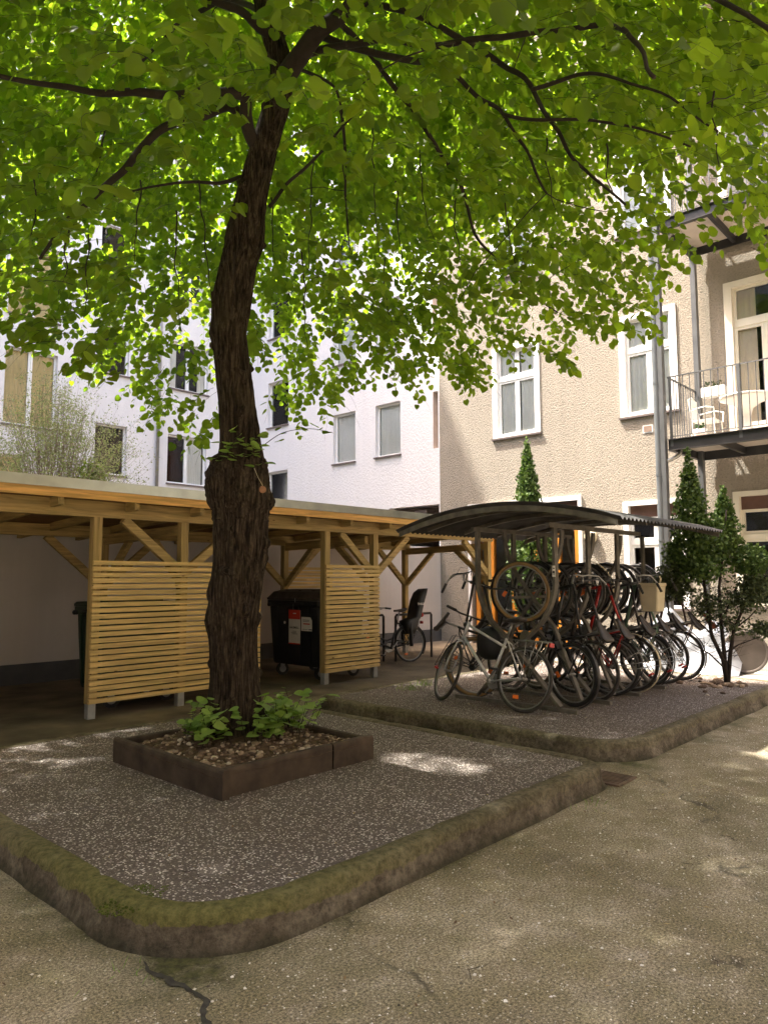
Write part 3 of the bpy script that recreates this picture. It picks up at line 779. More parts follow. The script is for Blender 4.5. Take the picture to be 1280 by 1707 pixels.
# ---- the two other sides of the courtyard, behind and left of the camera
for (nm, a0, a1, P2, lab) in (('back', -10.0, 14.0, lambda u, v, w_: (u, -9.5+w_, v), 'grey plastered apartment house closing the courtyard behind the viewer'),
                        ('side', -9.4, 19.4, lambda u, v, w_: (-8.0+w_, u, v), 'plain plastered apartment house closing the courtyard left of the viewer')):
    o_ = P2((a0+a1)/2, 0, 0); cb_ = thing('apartment_house', o_, lab, 'apartment house')
    hs = [(u, u+1.2, 1.3+z, 3.2+z, 'double') for z in (0, 3.6, 7.2, 10.8, 14.4) for u in np.arange(a0+1.5, a1-2, 3.1)]
    facade(P2, a0, a1, 0, 19.0, hs, .22).build('wall', M['pink_wall'] if nm == 'side' else M['tan_wall'], cb_)
    for h in hs:
        m = MB(); ebox(m, P2, h[0], h[1], h[2], h[3], -.215, -.18); w_o = m.build('window', M['white_frame'], cb_)
        m = MB(); ebox(m, P2, h[0]+.08, (h[0]+h[1])/2-.04, h[2]+.08, h[3]-.08, -.179, -.17); ebox(m, P2, (h[0]+h[1])/2+.04, h[1]-.08, h[2]+.08, h[3]-.08, -.179, -.17); m.build('pane', M['room'], w_o)
# ---- yard wall behind the shed
t = thing('yard_wall', (3.0, YW, 0), 'smooth white yard wall with a dark painted plinth behind the bin shed', 'wall')
m = MB(); m.box((-14, YW, .30), (XF-.02, YW+.24, 2.27)); m.build('wall', M['yard_wall'], t)
m = MB(); m.box((-14, YW-.02, 0), (XF-.02, YW+.239, .298)); m.build('plinth', M['plinth'], t)
m = MB(); m.box((-14, YW-.03, 2.272), (XF-.02, YW+.27, 2.31)); m.build('coping', M['white_frame'], t)
m = MB(); m.box((-1.2,7.95,0),(-1.0,YW-.04,2.2)); m.build('unseen_side_wall', M['yard_wall'], t)  # unseen partition, added to darken the left end of the shed
m = MB(); m.box((2.60,YW-.09,.98),(2.72,YW-.002,1.08)); tag(m.build('socket_box', M['black_plastic'], bevel=.01), 'small black junction box on the yard wall at the left edge', 'junction box')

# ============================================================ SHED
sh = thing('bin_shed', (4.0, 7.9, 0), 'open pine bin shed with slatted screens and a metal-edged flat roof', 'shed')
XA, XE = -4.0, 11.48; F, Bk = 7.90, 10.0
m = MB(); m.bar((XA,F,2.335),(XE,F,2.335),.12,.19); m.build('beam', M['wood_x'], sh)
m = MB(); m.bar((XA,Bk,2.21),(XE,Bk,2.21),.12,.16); m.build('beam', M['wood_x'], sh)
zr = lambda y: 2.432 - (y-7.6)*.055      # underside of the roof boards
x = XA+.3
while x < XE:
    m = MB(); m.bar((x,7.62,zr(7.62)-.05),(x,11.1,zr(11.1)-.05),.06,.10); m.build('rafter', M['wood_y'], sh); x += .86
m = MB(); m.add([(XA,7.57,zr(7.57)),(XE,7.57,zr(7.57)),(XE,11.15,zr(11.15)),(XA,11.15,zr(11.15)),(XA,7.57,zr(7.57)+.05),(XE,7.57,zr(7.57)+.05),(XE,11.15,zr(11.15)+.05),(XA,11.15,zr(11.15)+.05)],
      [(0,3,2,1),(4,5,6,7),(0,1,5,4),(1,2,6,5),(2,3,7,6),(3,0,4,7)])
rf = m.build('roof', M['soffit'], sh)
m = MB(); m.box((XA,7.545,2.405),(XE+.02,7.568,2.51)); m.box((XE+.001,7.57,2.35),(XE+.022,11.15,2.46)); m.build('fascia', M['fascia'], rf)
m = MB(); m.box((XA,7.528,2.50),(XE+.03,7.542,2.612)); m.box((XA,7.5425,2.602),(XE+.03,7.60,2.612))
zi = lambda y: zr(y)+.055
m.add([(XA,7.60,zi(7.6)+.01),(XE+.03,7.6,zi(7.6)+.01),(XE+.03,11.16,zi(11.16)),(XA,11.16,zi(11.16))], [(0,1,2,3)]); m.box((XE+.031,7.53,2.44),(XE+.04,11.16,2.612))
m.build('flashing', M['zinc'], rf)
def post(x, y, top, foot=True):
    m = MB(); m.box((x-.05,y-.05,.17 if foot else .02),(x+.05,y+.05,top)); p = m.build('post', M['wood_z'], sh)
    if foot:
        m = MB(); m.box((x-.043,y-.043,.0),(x+.043,y+.043,.169)); m.build('post_shoe', M['post_foot'], p)
for x in (3.70, 4.81, 7.20, 8.24, 11.38): post(x, F, 2.24)
for x in (.25, 1.3): post(x, F, 2.24)
for x in (1.3, 4.81, 8.14, 11.38): post(x, Bk, 2.13)
def brace(p, q, y0, wd=.10, mat='wood_x'):
    m = MB(); m.bar(p, q, .07, wd); m.build('brace', M[mat], sh)
brace((4.02,F,2.235),(4.80,F,1.62),0); brace((5.62,F,2.235),(4.84,F,1.62),0)
brace((7.50,F,2.235),(8.22,F,1.62),0); brace((9.05,F,2.235),(8.27,F,1.60),0)
brace((10.62,F,2.235),(11.36,F,1.62),0); brace((.6,F,2.235),(1.3,F,1.62),0)
for x in (4.81, 8.14, 11.38):
    brace((x-.82,Bk,2.13),(x-.03,Bk,1.45),0)
    if x < 11: brace((x+.82,Bk,2.13),(x+.03,Bk,1.45),0)
    m = MB(); m.bar((x,F+.06,2.15),(x,Bk-.05,2.10),.07,.13); m.build('tie_beam', M['wood_y'], sh)
    brace((x,Bk-.75,2.07),(x,Bk-.04,1.42),0,.09,'wood_y'); brace((x,F+.75,2.09),(x,F+.04,1.50),0,.09,'wood_y')
def screen(x0, x1, y, zt=1.765, zb=.175, n=24, side=-1):
    t_ = MB(); ph = (zt-zb)/n; rnd = random.Random(int(x0*10))
    for k in range(n):
        z = zb + k*ph; dz = rnd.uniform(-.0025,.0025); x_ = x1+rnd.uniform(-.006,.004)
        t_.box((x0, y-.020, z+dz), (x_, y+.014, z+ph*.745+dz))
    t_.build('slatted_screen', M['slat'], sh)
screen(3.645, 5.96, F-.066); screen(7.145, 8.29, F-.066); screen(8.2, 9.35, Bk+.066)
m = MB(); m.box((5.86,F-.05,.0),(5.94,F+.03,1.75)); m.build('post', M['wood_z'], sh)
# ============================================================ PLANTER
PX0, PX1, PY0, PY1 = 2.65, 4.12, 3.90, 5.36
t = thing('tree_planter', (3.4, 4.6, PZ), 'low square rusty-brown planter of upright slabs around the tree foot', 'planter')
def slab(a, b, z0=PZ-.01, z1=.335, th=.055):
    m = MB(); a = V(a[0],a[1],0); b = V(b[0],b[1],0); d = (b-a).normalized(); n_ = V(-d.y, d.x, 0)
    prof = [(0,z0),(0,z1-.022),(.006,z1-.006),(.02,z1),(th-.02,z1),(th-.006,z1-.006),(th,z1-.022),(th,z0)]
    rings = []
    N = 14
    for k in range(N+1):
        c = a+(b-a)*k/N
        rings.append([tuple(c+n_*(-p[0]+noise.noise(V(c.x*3,c.y*3,p[1]*8))*.004)+V(0,0,p[1]+(noise.noise(V(c.x*4,c.y*4,1))*.004 if p[1] > .2 else 0))) for p in prof])
    m.loft(rings); m.build('slab', M['rust'], t)
slab((PX0, PY1), (PX0, PY0+.012)) if False else None
slab((PX0+.055, PY0+.012), (PX0+.055, PY1)); 
slab((3.685, PY0+.055), (PX0+.062, PY0+.055)); slab((PX1, PY0+.055), (3.70, PY0+.055))
slab((PX1-.055, PY1), (PX1-.055, PY0+.06)); slab((PX0+.06, PY1-.055), (PX1-.06, PY1-.055))
m = MB(); N = 30; vs = []
TX, TY = 3.42, 4.76
for j in range(N+1):
    for i in range(N+1):
        x = PX0+.05+(PX1-PX0-.1)*i/N; y = PY0+.05+(PY1-PY0-.1)*j/N; r_ = math.hypot(x-TX, y-TY)
        vs.append((x, y, .285+.07*max(0, 1-r_/.7)+.02*noise.noise(V(x*7,y*7,0))))
m.add(vs, [(j*(N+1)+i, j*(N+1)+i+1, (j+1)*(N+1)+i+1, (j+1)*(N+1)+i) for j in range(N) for i in range(N)])
tag(m.build('planter_soil', M['soil'], smooth=True, fix=False), 'dark brown soil inside the square tree planter', 'soil', kind='stuff')
def soilz(x, y): return .285+.07*max(0, 1-math.hypot(x-TX, y-TY)/.7)+.02*noise.noise(V(x*7,y*7,0))
def rock_mat():
    tt = NT('mixed_pebbles'); at_ = tt.n('ShaderNodeAttribute', attribute_name='rnd')
    tt.col(tt.mix(.5, tt.ramp(at_.outputs['Fac'], [(0,(.07,.045,.03)),(.45,(.17,.12,.08)),(.8,(.33,.25,.17)),(1,(.55,.48,.38))]), tt.ramp(tt.noise(tt.co(), 60, 4), [(.3,.5),(.7,1.2)]), 'MULTIPLY'))
    tt.set(.7, 0, .3); return tt.m
M['rock'] = rock_mat()
tt_ = NT('pale_chips'); aa_ = tt_.n('ShaderNodeAttribute', attribute_name='rnd'); tt_.col(tt_.ramp(aa_.outputs['Fac'], [(0,(.06,.05,.035)),(.25,(.30,.26,.20)),(.6,(.58,.53,.45)),(1,(.85,.82,.76))])); tt_.set(.8,0,.2); M['rock_pale'] = tt_.m
def rocks(name, spots, label, cat):
    vs = []; fl = []; sz = []; at_ = []
    base = MB(); base.ell((0,0,0), (1,1,1), 9, 7); bv = np.array(base.v)
    for (x, y, z, s_) in spots:
        q = Matrix.Rotation(random.uniform(0,6.28), 3, 'Z') @ Matrix.Rotation(random.uniform(-.4,.4), 3, 'X')
        j = np.array([1+.30*noise.noise(V(*p)*1.3+V(x*50,y*50,0)) for p in bv])
        p = (bv*j[:,None]*np.array([s_*random.uniform(.9,1.5), s_, s_*random.uniform(.5,.8)])) @ np.array(q.transposed())
        b = len(vs)*len(bv); vs.append(p+np.array([x,y,z])); r_ = random.random()
        at_.append(np.full(len(bv), r_))
        for f_ in base.f: fl.extend([b+i for i in f_]); sz.append(len(f_))
    o = np_mesh(name, np.concatenate(vs), fl, sz, M['rock'], attrs={'rnd': np.concatenate(at_)}, smooth=True)
    return tag(o, label, cat, kind='stuff')
sp = []
for k in range(1100):
    x = random.uniform(PX0+.09, PX1-.09); y = random.uniform(PY0+.09, PY1-.09)
    if math.hypot(x-TX, y-TY) < .27: continue
    s_ = random.choice((.006,.009,.011,.014,.019)) * random.uniform(.8,1.3)
    if k > 1060: s_ *= 1.5
    sp.append((x, y, soilz(x,y)+s_*.25, s_))
rocks('pebbles', sp, 'beige and brown pebbles scattered over the soil in the tree planter', 'pebbles')
sp = []
for k in range(60):
    a = random.uniform(0,6.28); r_ = abs(random.gauss(0,.45)); x = 9.95+math.cos(a)*r_; y = 3.15+math.sin(a)*r_
    if y < 2.9 or x > 10.6: continue
    s_ = random.uniform(.015,.05); sp.append((x, y, PZ+s_*.3, s_))
rocks('stones', sp, 'loose pale stones lying around the foot of the conifer by the kerb', 'stones')

# ============================================================ LEAVES (shared generator)
HEART = np.array([(0,0),(.17,-.08),(.39,.0),(.52,.22),(.50,.48),(.34,.76),(.12,.93),(0,1.04)])   # right half outline
def leaves_mesh(name, base, direc, normal, size, rnd, mat, parent=None, fold=.18, curl=.16):
    n = len(base)
    d = direc/np.linalg.norm(direc, axis=1)[:,None]
    nn = normal - (normal*d).sum(1)[:,None]*d; nn /= np.linalg.norm(nn, axis=1)[:,None]
    s_ = np.cross(d, nn)
    H = HEART; k = len(H)
    # midrib points share base & tip; outline left = mirrored
    loc = []
    for (u, v) in H: loc.append((u, v, fold*abs(u) - curl*v*v*.5))
    for (u, v) in H[1:-1]: loc.append((-u, v, fold*abs(u) - curl*v*v*.5))
    loc = np.array(loc); m = len(loc)
    P = base[:,None,:] + size[:,None,None]*(loc[None,:,0:1]*s_[:,None,:] + loc[None,:,1:2]*d[:,None,:] + loc[None,:,2:3]*nn[:,None,:])
    right = list(range(k)); left = [k-1]+[k+i for i in range(k-3, -1, -1)]+[0]
    # right: 0..7 ; left: 7, 13..8, 0
    faces = np.array(right + left); nf = [len(right), len(left)]
    fl = (np.arange(n)[:,None]*m + faces[None,:]).ravel(); sz = np.tile(nf, n)
    return np_mesh(name, P.reshape(-1,3), fl, sz, mat, parent, {'rnd': np.repeat(rnd, m)}, smooth=False)


# ============================================================ THE LINDEN TREE
tree = thing('linden_tree', (TX, TY, .32), 'large linden tree with dark furrowed trunk and wide green crown in the square planter', 'tree')
def T(px, py, dd=0.0): return at_depth(px, py, 5.73+dd)
trunk_px = [(397,1262,118),(396,1235,104),(394,1205,96),(392,1150,88),(390,1100,84),(389,1050,86),(391,1010,90),(397,960,92),(401,920,95),(402,870,97),(399,830,100),(397,800,101),(399,775,94),(402,757,82),(401,738,74),(399,712,71),(395,670,67),(390,630,66),(386,590,64),(382,555,64),(385,520,70),(389,485,70),(398,440,66),(409,400,70),(414,360,62),(421,320,57),(434,270,53),(448,220,51),(459,185,50),(468,150,47),(472,120,47),(466,95,44),(455,60,42),(445,25,40),(436,-20,37),(420,-90,33),(400,-200,26),(385,-330,18),(375,-480,10)]
def polyline3(pts, dfun=lambda i, n: 0):
    return [T(p[0], p[1], dfun(i, len(pts))) for i, p in enumerate(pts)]
def catmull(P, Rr, sub):
    out = []; ro = []
    for i in range(len(P)-1):
        p0 = P[max(i-1,0)]; p1 = P[i]; p2 = P[i+1]; p3 = P[min(i+2, len(P)-1)]
        for k in range(sub):
            t_ = k/sub
            out.append(.5*((2*p1)+(p2-p0)*t_+(2*p0-5*p1+4*p2-p3)*t_*t_+(3*p1-p0-3*p2+p3)*t_**3)); ro.append(Rr[i]+(Rr[i+1]-Rr[i])*t_)
    out.append(P[-1]); ro.append(Rr[-1]); return out, ro
P3 = polyline3(trunk_px); R3 = [p[2]/2/1192.5*5.73 for p in trunk_px]
cp, cr = catmull(P3, R3, 16)
m = MB(); n = 170; rings = []
burls = [((352,1035),.32,.030,.06),((350,815),.45,.030,.07),((447,830),.3,.035,.07),((443,660+45),.3,.02,.05),((376,385),.3,.018,.05),((349,555),.3,.02,.05),((447,420),.3,.02,.05),((352,985),.3,.018,.05),((445,930),.3,.02,.06)]
BW = [(T(b[0][0], b[0][1], -.05), b[2], b[3]) for b in burls]
for i, (c, r_) in enumerate(zip(cp, cr)):
    ring = []
    tz = c.z; r_ = r_*(.89 if tz > 2.5 else .96 if tz > 2.1 else .92)
    for k in range(n):
        a = 2*math.pi*k/n; d = V(math.cos(a), math.sin(a), 0)
        s_ = .5*noise.noise(V(d.x*1.2+5, d.y*1.2, tz*1.1))
        fur = noise.noise(V(math.cos(a)*r_*38, math.sin(a)*r_*38, tz*2.4)) ; fur2 = noise.noise(V(math.cos(a)*r_*80+7, math.sin(a)*r_*80, tz*5))
        ridge = (1-abs(fur)*2.2)
        flare = .13*max(0, (.80-tz)/.45)**2.2*(1+.75*math.sin(a*5+1+tz)) if tz < .80 else 0
        amp = min(1, r_/.15)
        rr = r_*(1+.10*s_) + amp*(.010*ridge + .006*fur2 - .006) + flare*.5
        p = c + d*rr
        for (bc, ba, bs) in BW:
            q = (p-bc).length_squared
            if q < bs*bs*6: p = p + d*ba*math.exp(-q/(2*bs*bs))*(1+.5*noise.noise(p*22))
        knob = noise.noise(p*9)
        if 2.0 < tz < 2.5: p = p + d*(max(0,knob)*.04+.010*noise.noise(p*38))
        elif knob > .42: p = p + d*(knob-.42)*.12
        ring.append(tuple(p))
    rings.append(ring)
m.loft(rings)
trunk = m.build('trunk', M['bark'], tree, smooth=True, fix=False)

BR = MB()          # limbs and branches in one bark mesh
nodes = []; nrad = []
def limb(px, w0, w1, dfun, sub=6, n=10):
    P = polyline3(px, dfun); Rr = [ .8*(w0+(w1-w0)*i/(len(P)-1))/2/1192.5*5.73 for i in range(len(P))]
    c, r_ = catmull(P, Rr, sub)
    c = [p + V(noise.noise(p*3), noise.noise(p*3+V(9,0,0)), noise.noise(p*3+V(0,9,0)))*.03 for p in c]
    BR.tube(c, r_, n); nodes.extend([tuple(p) for p in c[2:]]); nrad.extend(r_[2:])
limb([(470,140),(490,105),(515,75),(548,40),(585,5),(640,-50),(720,-130),(800,-230)], 44, 16, lambda i,n: -.12*i)
limb([(437,255),(420,225),(408,190),(402,160),(360,157),(290,158),(230,153),(170,153),(85,142),(-20,120),(-120,90)], 30, 5, lambda i,n: -.10*i)
limb([(405,195),(380,176),(340,190),(290,205),(240,245),(200,288),(165,325),(125,358),(100,382),(66,432)], 22, 5, lambda i,n: -.13*i)
limb([(402,292),(370,306),(320,302),(255,308),(190,325)], 9, 3, lambda i,n: -.1*i)
limb([(448,345),(480,305),(520,270),(560,225),(592,185),(640,120)], 8, 4, lambda i,n: .08*i)
limb([(530,60),(600,82),(690,102),(722,98),(790,155),(840,192),(885,265),(912,320)], 16, 4, lambda i,n: -.08*i)
limb([(840,192),(920,200),(1050,208),(1150,240)], 7, 3, lambda i,n: -.7-.15*i)
limb([(585,5),(680,20),(790,75),(845,115),(885,145),(920,200),(950,255),(985,290),(1040,340)], 14, 4, lambda i,n: -.14*i)
limb([(885,145),(960,125),(1010,130),(1100,155),(1200,215)], 8, 3, lambda i,n: -.7-.15*i)
limb([(560,25),(600,70),(677,172),(730,250),(770,315),(795,395),(850,455),(930,520)], 14, 4, lambda i,n: .1+.15*i)
limb([(500,100),(560,80),(640,62),(720,75),(860,60),(1000,40),(1055,68),(1095,130)], 16, 5, lambda i,n: -.3*i)
limb([(455,60),(400,20),(330,-10),(240,-40),(120,-80)], 20, 5, lambda i,n: -.35*i)
limb([(460,80),(500,20),(560,-60),(600,-200)], 18, 6, lambda i,n: .5*i)
limb([(445,25),(380,0),(300,40),(230,110),(180,200),(160,300)], 14, 4, lambda i,n: .45*i)
limb([(455,60),(470,100),(540,130),(568,175),(575,300),(583,415)], 10, 3, lambda i,n: .35*i)
limb([(640,-50),(760,-60),(900,-80),(1060,-60),(1200,0),(1330,80)], 16, 5, lambda i,n: -.6-.35*i)
limb([(436,-20),(300,-120),(100,-200),(-100,-200)], 18, 6, lambda i,n: -.5*i)
limb([(800,-230),(900,-300),(1100,-320),(1300,-200),(1450,0)], 14, 5, lambda i,n: -.6-.1*i)
limb([(420,-90),(430,-180),(500,-300),(650,-380)], 18, 8, lambda i,n: .7*i)
# thin twigs that hang almost straight down below the limbs
for (x_, y_, l_, d_, sx) in ((568,175,240,.2,15),(392,420,110,-.3,-6),(292,350,210,-.4,12),(150,390,130,-.5,-10),(232,300,140,-.4,-12),(113,370,120,-.7,-14),(620,190,230,.3,12),(700,250,150,.5,20),(760,330,120,.8,10),(455,330,110,.2,4),
                           (520,270,180,.3,-10),(660,300,160,.6,12),(840,320,140,.6,25),(60,300,120,-.7,-10),(335,300,200,-.2,20),(910,230,120,-.2,16),(1010,240,110,-.6,20),(1190,150,130,-1.0,6),(505,420,160,.5,6),(640,430,120,1.2,15)):
    P = [T(x_+sx*t_*t_+random.uniform(-2,2), y_+l_*t_, d_) for t_ in (0,.2,.4,.6,.8,1)]
    c, r_ = catmull(P, [.0065,.006,.0052,.0045,.0035,.002], 4); c = [p+V(noise.noise(p*6),noise.noise(p*6+V(3,0,0)),0)*.03 for p in c]
    BR.tube(c, r_, 6)
# crown volume
C0 = np.array([3.7, 4.9, 6.4]); RAD = np.array([5.1, 5.1, 3.9])
OUT = [(-400,640),(0,628),(30,560),(60,600),(100,610),(130,640),(190,640),(230,700),(262,745),(300,760),(352,752),(385,700),(420,640),(452,690),(500,720),(548,700),(575,650),(600,640),(650,668),(690,676),(715,640),(760,675),(800,640),(870,612),(950,622),(985,575),(1050,560),(1110,555),(1150,470),(1190,425),(1240,440),(1285,462),(1400,470),(1700,520)]
ox = np.array([p[0] for p in OUT]); oy = np.array([p[1] for p in OUT])
camv = np.array(CAM); F3 = np.array(fwd); R_ = np.array(rgt); U_ = np.array(upv)
def project(P):
    q = P-camv; d = q@F3; d_ = np.where(np.abs(d) < 1e-3, 1e-3, d)
    return 640+1192.5*(q@R_)/d_, 853.5-1192.5*(q@U_)/d_, d
NS = 8300
pts = RNG.uniform(-1, 1, (NS*5, 3)); rr = np.linalg.norm(pts, axis=1); pts = pts[(rr < 1)]
pts = pts[RNG.random(len(pts)) < (.45+.55*np.linalg.norm(pts, axis=1)**2)][:NS*3]
A = C0 + pts*RAD
A[:,2] = np.where(A[:,2] < 5.2, 5.2-(5.2-A[:,2])*.95, A[:,2])
x_, y_, d_ = project(A)
rad_h = np.hypot(A[:,0]-C0[0], A[:,1]-C0[1])
zlow = 2.75 + .05*rad_h
keep = (A[:,2] > zlow) & (np.linalg.norm(A-camv, axis=1) > 2.15) & (A[:,0] < 12.2) & (A[:,1] < 10.6)
vis = (d_ > .3)
lim = np.interp(x_, ox, oy) - 14
keep &= ~(vis & (y_ > lim - np.abs(RNG.normal(0, 30, len(A)))))
# thin holes through the crown where the bright walls and the sky glint
hole = np.array([noise.noise(Vector(p)*1.25) for p in A]); keep &= (hole > np.clip(.10-(A[:,2]-3.2)*.11, -.13, .10)) | (A[:,2] > 7.2)
keep &= ~(vis & (x_ > 335) & (x_ < 505) & (y_ > 215) & (d_ < 5.9) & (RNG.random(len(A)) < .93))
far = vis & (y_ > 330) & (A[:,2] < 5.6)
keep &= ~(far & (RNG.random(len(A)) < .36))
A = A[keep][:NS]
GAPS = [((4.28,3.66,.15),.19),((4.10,3.40,.15),.16),((4.35,3.30,.15),.12),((7.35,2.05,0),.20),((7.0,1.9,0),.12),((7.95,2.85,.15),.14)]
SUNV = np.array(SUN)
def in_gap(P, extra):
    o = np.zeros(len(P), dtype=bool)
    for g_, r_ in GAPS:
        q = P-np.array(g_); t_ = (q@SUNV)[:,None]; o |= np.linalg.norm(q-t_*SUNV, axis=1) < r_+extra
    return o
tp = unit(RNG.normal(0,1,(13000,3)))*RNG.uniform(.5,1.0,(13000,1))**.5; tp = tp[tp[:,2] > .12][:6200]; tp = C0+tp*RAD; tp = tp[(tp[:,1] < 10.6) & (tp[:,2] > 6.9)]  # extra top sprays out of view, added to block sun flecks below
A = np.concatenate([A, tp])
print('sprays', len(A))
# clusters joined to the limbs by thin branches
nd = np.array(nodes); 
K = 330; idx = RNG.choice(len(A), K, replace=False); CL = A[idx] + np.array([0,0,.12])
dist0 = np.min(np.linalg.norm(CL[:,None,:]-nd[None,:,:], axis=2), axis=1); order = np.argsort(dist0)
allp = [tuple(p) for p in nd]; allr = list(nrad)
for ci in order:
    c = CL[ci]; arr = np.array(allp); dd = np.linalg.norm(arr-c, axis=1); j = int(np.argmin(dd))
    if dd[j] > 1.5: continue
    a = Vector(allp[j]); b = Vector(c); L = (b-a).length
    if L < .08: continue
    r0 = min(allr[j]*.6, .003+.004*L); mid = (a+b)/2 + V(random.uniform(-.1,.1), random.uniform(-.1,.1), .10*L)
    q = [a*(1-t_)**2 + mid*2*t_*(1-t_) + b*t_*t_ for t_ in (0,.2,.4,.6,.8,1)]
    q = [p + V(noise.noise(p*4), noise.noise(p*4+V(5,5,0)), noise.noise(p*4+V(0,5,5)))*.035*(0 if i == 0 else 1) for i, p in enumerate(q)]
    rs = [r0+( .0032-r0)*i/5 for i in range(6)]
    BR.tube(q, rs, 6, cap=False)
    for p, r_ in list(zip(q, rs))[1:]: allp.append(tuple(p)); allr.append(max(r_, .003))
BR.build('branches', M['twig'], tree, smooth=True, fix=False)
# sprays: drooping twig with alternate leaves
arr = np.array(allp)
def sprays(A, nl, Lr, smin, smax, droop, name_l, name_t, mat, tw, parent, anchor=None, tilt=.55, carve=None):
    n = len(A)
    out = A - C0 if anchor is None else A - anchor
    out = out*np.array([1,1,.2]); out = unit(out + RNG.normal(0, .5, out.shape)*np.linalg.norm(out, axis=1, keepdims=True)*.6 + 1e-4)
    L = RNG.uniform(*Lr, n); h0 = unit(out*np.array([1,1,.3]))
    TT = np.linspace(0, 1, nl+1)
    tws = []; lb = []; ldr = []; lno = []; lsz = []; lr = []
    side = unit(np.cross(h0, np.array([0,0,1.0])))
    for k, t_ in enumerate(TT):
        P = A + h0*(L*t_)[:,None] + np.array([0,0,-1.0])*(droop*L*t_*t_)[:,None] + side*(L*.08*np.sin(t_*5+A[:,0]*3))[:,None]
        tws.append(P)
        if k == 0: continue
        sg = 1 if k % 2 else -1
        tang = unit(h0 + np.array([0,0,-1.0])*(2*droop*t_))
        d = unit(tang*(.55 if k < nl else 1.2) + side*sg*(.95 if k < nl else .1) + np.array([0,0,-.35]) + RNG.normal(0,.28,P.shape))
        nrm = np.array([0,0,1.0]) + RNG.normal(0, tilt, P.shape) + out*.35
        s_ = RNG.uniform(smin, smax, n)*(.75+.25*math.sin(math.pi*min(1,t_*1.1)))
        b = P + d*(s_*.30)[:,None]
        lb.append(b); ldr.append(d); lno.append(nrm); lsz.append(s_); lr.append(np.clip(RNG.normal(.5,.22,n) + RNG.normal(0,.0,n), 0, 1))
    lb = np.concatenate(lb); ldr = np.concatenate(ldr); lno = np.concatenate(lno); lsz = np.concatenate(lsz); lr = np.concatenate(lr)
    kp = ~(in_gap(lb, .08) & (RNG.random(len(lb)) < .93)); lb, ldr, lno, lsz, lr = lb[kp], ldr[kp], lno[kp], lsz[kp], lr[kp]
    if carve is not None:
        x_, y_, d_ = project(lb); kp = ~((d_ > .3) & (y_ > np.interp(x_, ox, oy)+carve)) & (np.linalg.norm(lb-camv, axis=1) > 1.9)
        lb, ldr, lno, lsz, lr = lb[kp], ldr[kp], lno[kp], lsz[kp], lr[kp]
    print(name_l, len(lb))
    leaves_mesh(name_l, lb, ldr, lno, lsz, lr, mat, parent)
    # twigs: triangular tubes
    Q = np.stack(tws, 1); m_ = Q.shape[1]; tv = []
    off = [np.array([0,0,1.0]), None, None]
    for k in range(3):
        a = 2*math.pi*k/3; o_ = side*math.cos(a)+np.array([0,0,1.0])*math.sin(a)
        w_ = (tw*(1-.6*TT))[None,:,None]
        tv.append(Q + o_[:,None,:]*w_)
    tv = np.stack(tv, 2).reshape(n, m_*3, 3)
    fc = []
    for i in range(m_-1):
        for k in range(3):
            l = (k+1) % 3; fc += [i*3+k, i*3+l, (i+1)*3+l, (i+1)*3+k]
    fl = (np.arange(n)[:,None]*(m_*3) + np.array(fc)[None,:]).ravel()
    np_mesh(name_t, tv.reshape(-1,3), fl, np.full(n*(m_-1)*3, 4), M['twig'], parent)
sprays(A, 9, (.28,.52), .066, .106, .62, 'foliage', 'twigs', M['leaf'], .0022, tree, carve=8)

# shoots sprouting from the burl half way up the trunk
def shoot_set(base_pts, name, mat, parent, L=(.12,.3), n=3, smin=.05, smax=.09, upb=.5):
    lb=[];ld=[];ln=[];ls=[];lr=[]; tm = MB()
    for b in base_pts:
        b = Vector(b); d0 = (V(random.uniform(-1,1), random.uniform(-1,1), 0)).normalized() + V(0,0,upb*random.uniform(.6,1.5)); d0.normalize(); l = random.uniform(*L)
        pp = [b + d0*l*t_ + V(0,0,-.25*l*t_*t_) for t_ in (0,.33,.66,1)]
        tm.tube(pp, [.003,.0026,.002,.0015], 5)
        for k in range(n):
            t_ = .35+.65*k/max(1,n-1); q = b + d0*l*t_ + V(0,0,-.25*l*t_*t_); a = random.uniform(0,6.28)
            dd = V(math.cos(a), math.sin(a), random.uniform(-.3,.25)); lb.append(tuple(q)); ld.append(tuple(dd)); ln.append((random.gauss(0,.35),random.gauss(0,.35),1)); ls.append(random.uniform(smin,smax)); lr.append(random.random())
    o = leaves_mesh(name, np.array(lb), np.array(ld), np.array(ln), np.array(ls), np.array(lr), mat, parent)
    return o, tm
bp = [tuple(T(random.uniform(362,440), random.uniform(725,790), -.18+random.uniform(-.04,.04))) for _ in range(17)]
_, tm = shoot_set(bp, 'trunk_shoots', M['leaf_bright'], tree, (.08,.22), 3, .05, .085, .8)
sh_px = [(440,742),(470,722),(505,715),(530,716),(556,722)]
c, r_ = catmull([T(p[0],p[1],-.15) for p in sh_px], [.0035,.003,.0025,.002,.0015], 4); tm.tube(c, r_, 5)
tm.build('shoot_stems', M['twig'], tree)
lb = [T(x,y,-.15) for x,y in ((478,722),(492,712),(505,716),(520,708),(535,716),(548,720),(470,735),(460,718),(500,728))]
tag(leaves_mesh('trunk_shoots', np.array([tuple(p) for p in lb]), RNG.normal(0,1,(9,3))*np.array([1,1,.4]), np.array([0,0,1.0])+RNG.normal(0,.25,(9,3)), RNG.uniform(.05,.08,9), RNG.random(9), M['leaf'], tree), kind='stuff')
